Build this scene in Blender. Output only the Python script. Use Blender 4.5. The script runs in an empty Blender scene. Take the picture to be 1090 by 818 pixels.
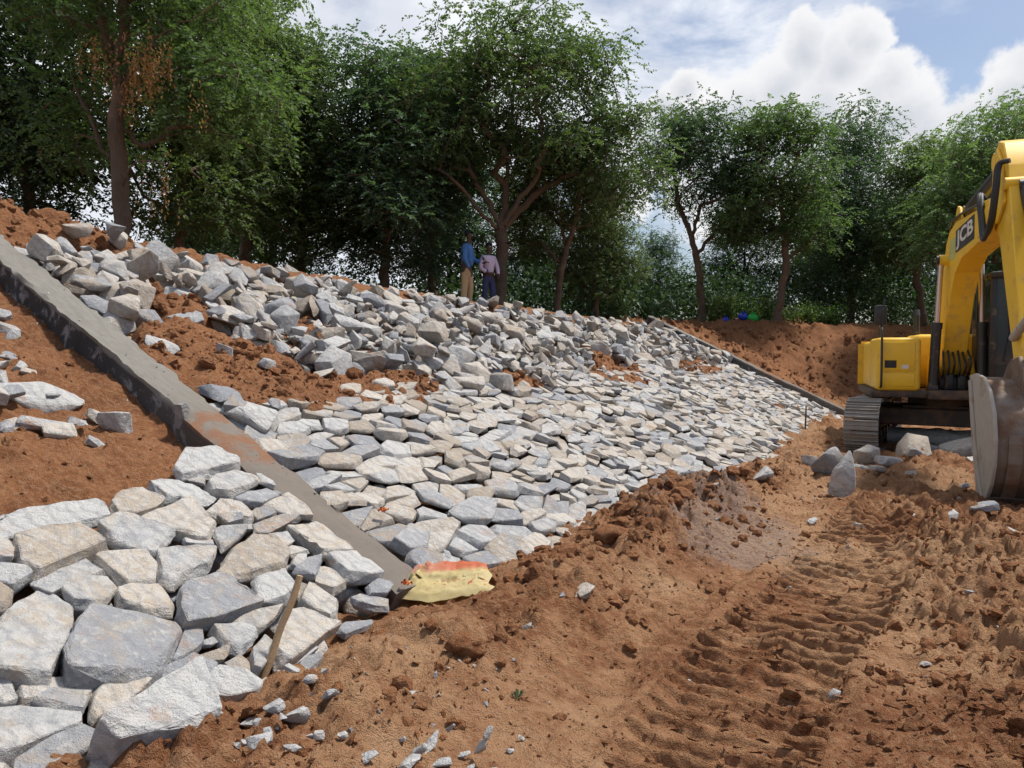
import bpy, bmesh, math, random
import numpy as np
from mathutils import Vector, Matrix, noise as mnoise

R = math.radians
SC = bpy.context.scene
COL = SC.collection

# ------------------------------------------------------------------ camera
FPX, CX, CY, HOR, CAMZ = 800.0, 545.0, 409.0, 375.0, 1.60      # photo pixels (1090 x 818)
PITCH = math.atan((CY - HOR) / FPX)
cam_d = bpy.data.cameras.new('camera')
cam = bpy.data.objects.new('camera', cam_d)
COL.objects.link(cam)
cam.location = (0, 0, CAMZ)
cam.rotation_euler = (R(90) - PITCH, 0, 0)
cam_d.sensor_fit = 'HORIZONTAL'
cam_d.sensor_width = 36.0
cam_d.lens = 36.0 * FPX / 1090.0
cam_d.clip_end = 3000
cam_d.clip_start = 0.05
SC.camera = cam

# ------------------------------------------------------------------ light
SUN_EL, SUN_AZ = R(63), R(76)          # azimuth clockwise from +Y (away from the camera)
sun_d = bpy.data.lights.new('sun', 'SUN')
sun_d.energy = 3.3
sun_d.angle = R(5.0)
sun_d.color = (1.0, 0.955, 0.88)
sun = bpy.data.objects.new('sun', sun_d)
COL.objects.link(sun)
sdir = Vector((math.sin(SUN_AZ) * math.cos(SUN_EL), math.cos(SUN_AZ) * math.cos(SUN_EL), math.sin(SUN_EL)))
sun.rotation_euler = (-sdir).to_track_quat('-Z', 'Y').to_euler()
sun.location = sdir * 60

SC.view_settings.view_transform = 'Standard'
SC.view_settings.look = 'None'
SC.view_settings.exposure = 0.66
SC.view_settings.gamma = 1.0
SC.view_settings.use_curve_mapping = False
SC.render.engine = 'CYCLES'
SC.cycles.max_bounces = 6
SC.cycles.diffuse_bounces = 3
SC.cycles.transparent_max_bounces = 6
SC.cycles.use_denoising = True


import time
T0 = time.time()


class NT:
    """small helper to write node trees"""
    def __init__(self, tree):
        self.t = tree
        self.n = tree.nodes
        self.l = tree.links

    def new(self, kind, **kw):
        nd = self.n.new(kind)
        for k, v in kw.items():
            setattr(nd, k, v)
        return nd

    def put(self, sock, v):
        if isinstance(v, bpy.types.NodeSocket):
            self.l.new(v, sock)
        elif v is not None:
            if sock.type == 'RGBA' and not isinstance(v, (int, float)) and len(v) == 3:
                v = (*v, 1)
            sock.default_value = v

    def math(self, op, a, b=None, c=None, clamp=False):
        nd = self.new('ShaderNodeMath', operation=op, use_clamp=clamp)
        for i, v in enumerate((a, b, c)):
            if v is not None:
                self.put(nd.inputs[i], v)
        return nd.outputs[0]

    def vmath(self, op, a, b=None, out=0):
        nd = self.new('ShaderNodeVectorMath', operation=op)
        self.put(nd.inputs[0], a)
        if b is not None:
            self.put(nd.inputs[1], b)
        return nd.outputs[out]

    def noise(self, vec, scale, detail=4, rough=0.55, dist=0.0, out=0, dim='3D'):
        nd = self.new('ShaderNodeTexNoise', noise_dimensions=dim)
        if vec is not None:
            self.put(nd.inputs['Vector'], vec)
        nd.inputs['Scale'].default_value = scale
        nd.inputs['Detail'].default_value = detail
        nd.inputs['Roughness'].default_value = rough
        nd.inputs['Distortion'].default_value = dist
        return nd.outputs[out]

    def ramp(self, v, a, b, lo=0.0, hi=1.0, smooth=True):
        nd = self.new('ShaderNodeMapRange', interpolation_type='SMOOTHSTEP' if smooth else 'LINEAR')
        self.put(nd.inputs[0], v)
        for i, q in enumerate((a, b, lo, hi)):
            self.put(nd.inputs[i + 1], q)
        return nd.outputs[0]

    def mix(self, f, a, b, mode='MIX'):
        nd = self.new('ShaderNodeMix', data_type='RGBA', blend_type=mode)
        self.put(nd.inputs[0], f)
        self.put(nd.inputs[6], a)
        self.put(nd.inputs[7], b)
        return nd.outputs[2]

    def bump(self, h, strength=0.5, dist=0.02, normal=None):
        nd = self.new('ShaderNodeBump')
        nd.inputs['Strength'].default_value = strength
        nd.inputs['Distance'].default_value = dist
        self.put(nd.inputs['Height'], h)
        if normal is not None:
            self.put(nd.inputs['Normal'], normal)
        return nd.outputs[0]


# ------------------------------------------------------------------ world: sky with clouds
def pix_dir(px, py):
    x, yy = (px - CX) / FPX, (CY - py) / FPX
    c, s = math.cos(PITCH), math.sin(PITCH)
    v = Vector((x, c + yy * s, -s + yy * c))
    return v.normalized()


world = bpy.data.worlds.new('World')
SC.world = world
world.use_nodes = True
W = NT(world.node_tree)
W.n.clear()
w_out = W.new('ShaderNodeOutputWorld')
w_bg = W.new('ShaderNodeBackground')
sky = W.new('ShaderNodeTexSky', sky_type='NISHITA')
sky.sun_disc = False
sky.sun_elevation = SUN_EL
sky.sun_rotation = SUN_AZ
sky.air_density = 1.0
sky.dust_density = 2.2
sky.ozone_density = 1.6
tc = W.new('ShaderNodeTexCoord')
dvec = tc.outputs['Generated']
warp = W.vmath('ADD', dvec, W.vmath('MULTIPLY', W.vmath('SUBTRACT', W.noise(dvec, 7.0, 6, 0.62, out=1), (0.5, 0.5, 0.5)), (0.09, 0.09, 0.09)))
# cumulus heads: (pixel x, pixel y, angular radius)
heads = [(915, 40, .040), (895, 70, .055), (850, 66, .045), (830, 100, .055), (940, 90, .05), (880, 120, .075), (950, 135, .07), (985, 150, .05), (790, 125, .055), (820, 150, .08),
         (1085, 120, .05), (1045, 150, .06), (1130, 110, .08), (735, 100, .03), (715, 130, .04), (700, 165, .05), (660, 190, .06), (1200, 200, .12), (900, 190, .11), (1000, 200, .09), (770, 190, .08)]
cum = None
for (hx, hy, hr) in heads:
    c = pix_dir(hx, hy)
    dd = W.vmath('DISTANCE', warp, tuple(c), out=1)
    v = W.math('SUBTRACT', 1.0, W.math('DIVIDE', dd, hr))
    cum = v if cum is None else W.math('MAXIMUM', cum, v)
edge = W.noise(dvec, 22.0, 6, 0.6)
cum_v = W.math('ADD', cum, W.math('MULTIPLY', W.math('SUBTRACT', edge, 0.5), 0.8))
cum_m = W.ramp(cum_v, -0.04, 0.22)
# thin veil and broken cloud over the whole sky
flat = W.vmath('MULTIPLY', dvec, (1.0, 1.0, 2.4))
veil = W.noise(flat, 2.3, 7, 0.6, 0.4)
leftness = W.ramp(W.vmath('DOT_PRODUCT', dvec, (-0.86, 0.5, 0.1), out=1), -0.2, 0.75)
veil_m = W.ramp(W.math('ADD', veil, W.math('MULTIPLY', leftness, 0.26)), 0.56, 0.76, 0.05, 0.92)
puff = W.noise(W.vmath('ADD', flat, (3.1, 1.7, 0.4)), 5.0, 6, 0.58, 0.3)
shade = W.ramp(W.math('ADD', W.math('MULTIPLY', cum, 0.8), W.noise(dvec, 9.0, 4, 0.5)), 0.55, 1.35)
cum_c = W.mix(shade, (0.60, 0.60, 0.61), (0.40, 0.42, 0.46))
veil_c = W.mix(W.ramp(puff, 0.35, 0.65), (0.50, 0.52, 0.57), (0.68, 0.69, 0.71))
sky_s = W.vmath('SCALE', sky.outputs[0])
sky_s.node.inputs['Scale'].default_value = 0.085
c1 = W.mix(veil_m, sky_s, veil_c)
c2 = W.mix(cum_m, c1, cum_c)
W.l.new(c2, w_bg.inputs['Color'])
w_bg.inputs['Strength'].default_value = 1.0
W.l.new(w_bg.outputs[0], w_out.inputs[0])


# ------------------------------------------------------------------ materials
def mat(name):
    m = bpy.data.materials.new(name)
    m.use_nodes = True
    t = NT(m.node_tree)
    t.n.clear()
    out = t.new('ShaderNodeOutputMaterial')
    b = t.new('ShaderNodeBsdfPrincipled')
    t.l.new(b.outputs[0], out.inputs[0])
    t.b = b
    t.out = out
    return m, t


def plain(name, col, rough=0.6, metal=0.0, var=0.12, scale=30.0, bump=0.0, dirt=None, dirt_amt=0.5, dirt_scale=5.0):
    m, t = mat(name)
    g = t.new('ShaderNodeNewGeometry').outputs['Position']
    n1 = t.noise(g, scale, 5, 0.6)
    c = t.mix(n1, tuple(max(0, v * (1 - var)) for v in col), tuple(min(1, v * (1 + var)) for v in col))
    rgh = rough
    if dirt is not None:
        f = t.ramp(t.noise(g, dirt_scale, 7, 0.68), 0.62 - 0.25 * dirt_amt, 0.78 - 0.2 * dirt_amt, 0, min(1.0, 0.45 + 0.5 * dirt_amt))
        c = t.mix(f, c, dirt)
        rgh = t.ramp(f, 0, 1, rough, 0.9, False)
    t.put(t.b.inputs['Base Color'], c)
    t.put(t.b.inputs['Roughness'], rgh)
    t.b.inputs['Metallic'].default_value = metal
    if bump:
        t.put(t.b.inputs['Normal'], t.bump(t.noise(g, scale * 1.5, 6, 0.65), bump, 0.01))
    return m


SOIL_LIGHT, SOIL_MID, SOIL_DARK = (0.44, 0.270, 0.152), (0.285, 0.124, 0.056), (0.150, 0.058, 0.026)


def soil_material(name, ground):
    m, t = mat(name)
    g = t.new('ShaderNodeNewGeometry').outputs['Position']
    big = t.noise(g, 0.55, 4, 0.55, 0.5)
    med = t.noise(g, 3.5, 6, 0.65, 0.3)
    fin = t.noise(g, 26.0, 6, 0.7)
    vfin = t.noise(g, 150.0, 2, 0.5)
    f = t.math('ADD', t.math('MULTIPLY', big, 0.8), t.math('MULTIPLY', med, 0.75))
    c = t.mix(t.ramp(f, 0.48, 0.86), SOIL_DARK, SOIL_MID)
    if ground:
        # dry trampled yard is paler than the freshly dug banks
        sx = t.new('ShaderNodeSeparateXYZ')
        t.put(sx.inputs[0], g)
        flat = t.ramp(sx.outputs[2], 0.55, 0.1)
        dry = t.math('MULTIPLY', t.ramp(t.math('ADD', big, t.math('MULTIPLY', med, 0.6)), 0.66, 0.98), flat)
        c = t.mix(t.math('MULTIPLY', dry, 0.9), c, SOIL_LIGHT)
        # spilt cement slurry beside the toe of the pitching
        p = t.vmath('MULTIPLY', t.vmath('SUBTRACT', g, (1.75, 6.55, 0.1)), (0.9, 0.62, 0.5))
        dd = t.vmath('LENGTH', p, out=1)
        slur = t.ramp(t.math('ADD', dd, t.math('MULTIPLY', med, 0.9)), 1.22, 1.02, 0, 0.6)
        c = t.mix(slur, c, (0.25, 0.205, 0.185))
    c = t.mix(t.ramp(fin, 0.42, 0.66, 0, 0.8), c, t.mix(0.55, c, SOIL_LIGHT))
    c = t.mix(t.ramp(t.noise(g, 11.0, 6, 0.7, 0.6), 0.52, 0.66, 0, 0.5), c, SOIL_DARK)
    c = t.mix(t.ramp(vfin, 0.55, 0.75, 0, 0.35), c, SOIL_DARK)
    t.put(t.b.inputs['Base Color'], c)
    t.b.inputs['Roughness'].default_value = 0.95
    t.b.inputs['Specular IOR Level'].default_value = 0.15
    h = t.math('ADD', t.math('MULTIPLY', fin, 1.0), t.math('MULTIPLY', vfin, 0.35))
    t.put(t.b.inputs['Normal'], t.bump(h, 0.95, 0.06))
    return m


M_SOIL = soil_material('soil_ground', True)
M_CLOD = soil_material('soil_clod', False)


def stone_material(name='granite'):
    """granite: the tint of a stone comes from its own object colour plus the per-stone attribute"""
    m, t = mat(name)
    oi = t.new('ShaderNodeObjectInfo')
    at = t.new('ShaderNodeAttribute', attribute_name='rnd')
    oc = t.new('ShaderNodeSeparateColor')
    t.put(oc.inputs[0], oi.outputs['Color'])
    r = t.math('FRACT', t.math('ADD', oc.outputs[0], at.outputs['Fac']))
    r2 = t.math('FRACT', t.math('MULTIPLY', r, 7.31))
    g = t.new('ShaderNodeNewGeometry').outputs['Position']
    off = t.vmath('ADD', g, t.vmath('SCALE', (3.1, 5.7, 2.3)))
    t.put(off.node.inputs[1].links[0].from_node.inputs['Scale'], t.math('MULTIPLY', r, 9.0))
    big = t.noise(off, 4.5, 5, 0.6, 0.8)
    med = t.noise(off, 16.0, 6, 0.65, 0.6)
    fin = t.noise(off, 75.0, 4, 0.7)
    spk = t.noise(off, 190.0, 2, 0.5)
    grey = t.mix(r2, (0.25, 0.26, 0.285), (0.47, 0.468, 0.46))
    tan = t.mix(r2, (0.36, 0.29, 0.215), (0.51, 0.43, 0.335))
    tanf = t.ramp(t.math('ADD', t.math('MULTIPLY', r, 0.55), big), 0.62, 0.92)
    c = t.mix(t.math('MULTIPLY', tanf, 0.85), grey, tan)
    white = t.ramp(t.math('ADD', med, t.math('MULTIPLY', r2, 0.18)), 0.52, 0.72, 0, 0.6)
    c = t.mix(white, c, (0.53, 0.52, 0.50))
    dark = t.ramp(t.math('ADD', med, t.math('MULTIPLY', big, 0.3)), 0.60, 0.42, 0, 0.45)
    c = t.mix(dark, c, (0.20, 0.205, 0.22))
    vein = t.new('ShaderNodeTexWave', bands_direction='DIAGONAL')
    t.put(vein.inputs['Vector'], off)
    vein.inputs['Scale'].default_value = 5.0
    vein.inputs['Distortion'].default_value = 9.0
    vein.inputs['Detail'].default_value = 4.0
    c = t.mix(t.ramp(vein.outputs['Fac'], 0.62, 0.95, 0, 0.35), c, (0.24, 0.245, 0.26))
    c = t.mix(t.ramp(spk, 0.58, 0.68, 0, 0.40), c, (0.12, 0.12, 0.125))
    c = t.mix(t.ramp(fin, 0.55, 0.75, 0, 0.30), c, (0.58, 0.57, 0.55))
    # iron rust and dry soil clinging in patches
    rust = t.ramp(t.noise(off, 2.9, 7, 0.72, 1.2), 0.57, 0.72, 0, 0.66)
    c = t.mix(rust, c, (0.40, 0.225, 0.115))
    t.put(t.b.inputs['Base Color'], c)
    t.b.inputs['Roughness'].default_value = 0.88
    t.b.inputs['Specular IOR Level'].default_value = 0.25
    h = t.math('ADD', t.math('ADD', t.math('MULTIPLY', med, 1.2), t.math('MULTIPLY', fin, 0.55)), t.math('MULTIPLY', spk, 0.12))
    t.put(t.b.inputs['Normal'], t.bump(h, 0.8, 0.04))
    return m


M_STONE = stone_material()


def concrete_material():
    m, t = mat('beam_concrete')
    tcn = t.new('ShaderNodeTexCoord')
    o = tcn.outputs['Object']                      # x along the beam, z up from its top face
    sx = t.new('ShaderNodeSeparateXYZ')
    t.put(sx.inputs[0], o)
    g = t.new('ShaderNodeNewGeometry').outputs['Position']
    str_ = t.noise(t.vmath('MULTIPLY', o, (1.5, 9.0, 9.0)), 3.0, 6, 0.65)
    med = t.noise(g, 6.0, 6, 0.65, 0.5)
    fin = t.noise(g, 60.0, 5, 0.7)
    c = t.mix(str_, (0.12, 0.112, 0.098), (0.24, 0.228, 0.205))
    c = t.mix(t.ramp(med, 0.5, 0.72, 0, 0.4), c, (0.12, 0.112, 0.10))
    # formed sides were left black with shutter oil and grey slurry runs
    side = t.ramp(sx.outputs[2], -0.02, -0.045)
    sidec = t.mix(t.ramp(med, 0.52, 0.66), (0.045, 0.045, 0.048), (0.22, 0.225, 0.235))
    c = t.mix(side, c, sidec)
    # red soil trodden onto the lower half
    band = t.math('MULTIPLY', t.ramp(sx.outputs[0], 1.4, 1.75), t.ramp(sx.outputs[0], 2.5, 2.2))
    sp = t.ramp(t.math('ADD', t.noise(g, 4.5, 6, 0.7, 0.6), t.math('MULTIPLY', band, 0.20)), 0.60, 0.76, 0, 0.75)
    sp = t.math('MULTIPLY', sp, t.ramp(sx.outputs[0], 3.2, 2.4))
    c = t.mix(t.ramp(sx.outputs[0], 3.6, 1.2, 0, 0.75), c, t.mix(med, (0.085, 0.07, 0.058), (0.19, 0.155, 0.13)))
    c = t.mix(t.math('MULTIPLY', sp, t.math('SUBTRACT', 1.0, side)), c, t.mix(fin, (0.12, 0.052, 0.025), (0.26, 0.115, 0.052)))
    c = t.mix(t.ramp(fin, 0.6, 0.75, 0, 0.35), c, (0.36, 0.34, 0.31))
    t.put(t.b.inputs['Base Color'], c)
    t.b.inputs['Roughness'].default_value = 0.9
    t.b.inputs['Specular IOR Level'].default_value = 0.2
    t.put(t.b.inputs['Normal'], t.bump(t.math('ADD', med, t.math('MULTIPLY', fin, 0.5)), 0.5, 0.02))
    return m


M_CONC = concrete_material()


def leaf_material(name, dark, light, trans):
    m, t = mat(name)
    oi = t.new('ShaderNodeObjectInfo')
    at = t.new('ShaderNodeAttribute', attribute_name='rnd')
    f = t.math('FRACT', t.math('ADD', at.outputs['Fac'], 0.0))
    c = t.mix(f, dark, light)
    hs = t.new('ShaderNodeHueSaturation')
    t.put(hs.inputs['Hue'], t.ramp(oi.outputs['Random'], 0, 1, 0.485, 0.515, False))
    t.put(hs.inputs['Value'], t.ramp(oi.outputs['Random'], 0, 1, 0.85, 1.15, False))
    t.put(hs.inputs['Color'], c)
    c = hs.outputs[0]
    t.put(t.b.inputs['Base Color'], c)
    t.b.inputs['Roughness'].default_value = 0.55
    t.b.inputs['Specular IOR Level'].default_value = 0.3
    tr = t.new('ShaderNodeBsdfTranslucent')
    t.put(tr.inputs[0], t.mix(1.0, c, (1.1, 1.25, 0.5, 1), 'MULTIPLY'))
    ms = t.new('ShaderNodeMixShader')
    ms.inputs[0].default_value = trans
    t.l.new(t.b.outputs[0], ms.inputs[1])
    t.l.new(tr.outputs[0], ms.inputs[2])
    t.l.new(ms.outputs[0], t.out.inputs[0])
    return m


M_LEAF = leaf_material('leaf', (0.056, 0.094, 0.048), (0.145, 0.210, 0.094), 0.45)
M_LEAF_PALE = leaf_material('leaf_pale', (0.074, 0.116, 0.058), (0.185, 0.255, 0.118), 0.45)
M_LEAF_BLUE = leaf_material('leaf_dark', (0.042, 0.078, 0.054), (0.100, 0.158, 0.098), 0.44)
M_LEAF_DEAD = leaf_material('leaf_dead', (0.21, 0.10, 0.048), (0.40, 0.21, 0.10), 0.42)


def bark_material():
    m, t = mat('bark')
    g = t.new('ShaderNodeNewGeometry').outputs['Position']
    v = t.vmath('MULTIPLY', g, (1, 1, 0.25))
    n1 = t.noise(v, 24.0, 6, 0.7, 0.6)
    n2 = t.noise(g, 2.2, 5, 0.6)
    c = t.mix(n1, (0.055, 0.038, 0.027), (0.19, 0.135, 0.095))
    c = t.mix(t.ramp(n2, 0.52, 0.72, 0, 0.6), c, (0.26, 0.155, 0.09))
    t.put(t.b.inputs['Base Color'], c)
    t.b.inputs['Roughness'].default_value = 0.9
    t.put(t.b.inputs['Normal'], t.bump(n1, 0.8, 0.03))
    return m


M_BARK = bark_material()


# ------------------------------------------------------------------ object helpers
def tag(o, label=None, cat=None, group=None, kind=None):
    if label:
        o['label'] = label
    if cat:
        o['category'] = cat
    if group:
        o['group'] = group
    if kind:
        o['kind'] = kind
    return o


def link(name, data, m=None, parent=None):
    o = bpy.data.objects.new(name, data)
    COL.objects.link(o)
    if m is not None and data is not None and len(data.materials) == 0:
        data.materials.append(m)
    if parent is not None:
        o.parent = parent
    return o


def empty(name, loc=(0, 0, 0), rz=0.0):
    o = bpy.data.objects.new(name, None)
    o.empty_display_size = 0.2
    COL.objects.link(o)
    o.location = loc
    o.rotation_euler = (0, 0, rz)
    return o


def mesh_np(name, V, F, smooth=False):
    """V (n,3) array, F (m,k) int array of equal-sized faces"""
    V = np.asarray(V, dtype=np.float32)
    F = np.asarray(F, dtype=np.int32)
    me = bpy.data.meshes.new(name)
    k = F.shape[1]
    me.vertices.add(len(V))
    me.vertices.foreach_set('co', V.ravel())
    me.loops.add(F.size)
    me.loops.foreach_set('vertex_index', F.ravel())
    me.polygons.add(len(F))
    me.polygons.foreach_set('loop_start', np.arange(0, F.size, k, dtype=np.int32))
    me.polygons.foreach_set('loop_total', np.full(len(F), k, dtype=np.int32))
    me.polygons.foreach_set('use_smooth', np.full(len(F), smooth, dtype=bool))
    me.update(calc_edges=True)
    return me


def face_attr(me, vals, name='rnd'):
    a = me.attributes.new(name, 'FLOAT', 'FACE')
    a.data.foreach_set('value', np.asarray(vals, dtype=np.float32))


def bm_mesh(bm, name, smooth=False, sharp=None):
    me = bpy.data.meshes.new(name)
    bm.to_mesh(me)
    bm.free()
    if smooth:
        me.polygons.foreach_set('use_smooth', np.ones(len(me.polygons), dtype=bool))
        if sharp is not None:
            me.set_sharp_from_angle(angle=sharp)
    return me


# ------------------------------------------------------------------ numpy noise
def _hash(ix, iy, seed):
    h = (ix.astype(np.int64) * 374761393 + iy.astype(np.int64) * 668265263 + seed * 1442695041) & 0xFFFFFFFF
    h = ((h ^ (h >> 13)) * 1274126177) & 0xFFFFFFFF
    h = h ^ (h >> 16)
    return (h & 0xFFFF) / 65535.0


def vnoise(x, y, seed=0):
    x = np.asarray(x, float)
    y = np.asarray(y, float)
    ix, iy = np.floor(x), np.floor(y)
    fx, fy = x - ix, y - iy
    fx = fx * fx * fx * (fx * (fx * 6 - 15) + 10)
    fy = fy * fy * fy * (fy * (fy * 6 - 15) + 10)
    a, b = _hash(ix, iy, seed), _hash(ix + 1, iy, seed)
    c, d = _hash(ix, iy + 1, seed), _hash(ix + 1, iy + 1, seed)
    return (a + (b - a) * fx) * (1 - fy) + (c + (d - c) * fx) * fy      # 0..1


def fbm(x, y, seed=0, octv=4, gain=0.5, lac=2.03):
    s, a, tot = 0.0, 1.0, 0.0
    for k in range(octv):
        c, sn = math.cos(k * 1.1), math.sin(k * 1.1)
        s = s + a * (vnoise(x * c - y * sn, x * sn + y * c, seed + 17 * k) - 0.5)
        tot += a
        a *= gain
        x, y = x * lac, y * lac
    return s / tot * 2.0                                                # about -1..1


def worley(x, y, seed=0):
    """distance to the nearest feature point (cell units)"""
    x = np.asarray(x, float)
    y = np.asarray(y, float)
    ix, iy = np.floor(x), np.floor(y)
    best = np.full(x.shape, 9.0)
    for dx in (-1, 0, 1):
        for dy in (-1, 0, 1):
            cx, cy = ix + dx, iy + dy
            px = cx + _hash(cx, cy, seed)
            py = cy + _hash(cx, cy, seed + 71)
            rr = 0.45 + 0.75 * _hash(cx, cy, seed + 33)
            best = np.minimum(best, ((px - x) ** 2 + (py - y) ** 2) / (rr * rr))
    return np.sqrt(best)


def clods(x, y, seed):
    wx = x + 0.25 * (vnoise(x * 2.1, y * 2.1, seed + 5) - 0.5)
    wy = y + 0.25 * (vnoise(x * 2.1, y * 2.1, seed + 6) - 0.5)
    w = worley(wx, wy, seed)
    return np.sqrt(np.clip(1 - (w / 0.85) ** 2, 0, 1))


def sstep(a, b, x):
    t = np.clip((np.asarray(x, float) - a) / (b - a), 0, 1)
    return t * t * (3 - 2 * t)


# ------------------------------------------------------------------ the lie of the land
# toe line of the bank: origin O, direction T along the toe, N uphill (both horizontal)
OX, OY = -1.30, 3.30
TX, TY = 0.542, 0.840
_l = math.hypot(TX, TY)
TX, TY = TX / _l, TY / _l
NX, NY = -TY, TX
K = 0.4756                                     # rise per metre of bank
THETA = math.atan(K)
BEAM_W = 0.32
CREST_U = [-8, 2, 5, 8, 12, 15, 24]
CREST_Z = [3.10, 3.0, 2.80, 2.62, 2.45, 2.36, 2.25]


def to_us(x, y):
    return (x - OX) * TX + (y - OY) * TY, (x - OX) * NX + (y - OY) * NY


def to_xy(u, s):
    return OX + u * TX + s * NX, OY + u * TY + s * NY


def on_bank(px, py, dz=0.0):
    """photo pixel -> (u, s) on the finished bank plane, raised by dz"""
    d = pix_dir(px, py)
    a = d.x * NX + d.y * NY
    s0 = -OX * NX - OY * NY
    # CAMZ + k dz = K (a k + s0) + dz
    k = (CAMZ - dz - K * s0) / (K * a - d.z)
    x, y = d.x * k, d.y * k
    return to_us(x, y)


def on_level(px, py, z=0.0):
    d = pix_dir(px, py)
    k = (z - CAMZ) / d.z
    return d.x * k, d.y * k


def at_depth(px, py, depth):
    d = pix_dir(px, py)
    return d * (depth / d.y)


U_BEAM = on_bank(201, 447, 0.03)[0] + BEAM_W / 2            # centre line of the near beam
U_FAR = on_bank(800, 394, 0.03)[0]
S_BEAM0 = 0.18
print('beams at u', U_BEAM, U_FAR)

# bare soil showing through the rubble: (pixel centre, half width, half height) -> u,s ellipses
PATCH = []
for (px, py, du, ds) in [(255, 388, 0.85, 0.66), (212, 362, 0.48, 0.56), (300, 408, 0.6, 0.46), (405, 412, 0.75, 0.38), (440, 408, 0.4, 0.30),
                         (188, 322, 0.36, 0.26), (553, 405, 0.5, 0.28), (665, 397, 1.1, 0.40), (745, 391, 1.3, 0.36), (640, 378, 0.4, 0.25), (330, 345, 0.25, 0.2)]:
    u0, s0 = on_bank(px, py, 0.0)
    PATCH.append((u0, s0, du, ds))


def patch_mask(u, s):
    m = np.zeros_like(np.asarray(u, float))
    for (u0, s0, du, ds) in PATCH:
        d = np.hypot((u - u0) / du, (s - s0) / ds) + 0.35 * (vnoise(u * 3.1, s * 3.1, 5) - 0.5)
        m = np.maximum(m, 1 - sstep(0.80, 1.2, d))
    return m


S_NEAR_U = []      # upper edge of the laid stones left of the beam, as (u, s)
for (px, py) in [(-60, 560), (0, 548), (60, 540), (110, 532), (165, 512), (190, 490), (215, 470)]:
    S_NEAR_U.append(on_bank(px, py, 0.0))
_nu = np.array([p[0] for p in S_NEAR_U])
_ns = np.array([p[1] for p in S_NEAR_U])
_o = np.argsort(_nu)
_nu, _ns = _nu[_o], _ns[_o]


def near_edge(u):
    return np.interp(u, _nu, _ns)


def laid_top(u):
    """upper edge of the hand-laid stones right of the beam"""
    return 2.32 + 0.03 * (u - 3) + 0.28 * (vnoise(u * 0.8, 3.3, 21) - 0.5) + 0.2 * (vnoise(u * 3.0, 9.3, 22) - 0.5)


CORE = {}


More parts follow.
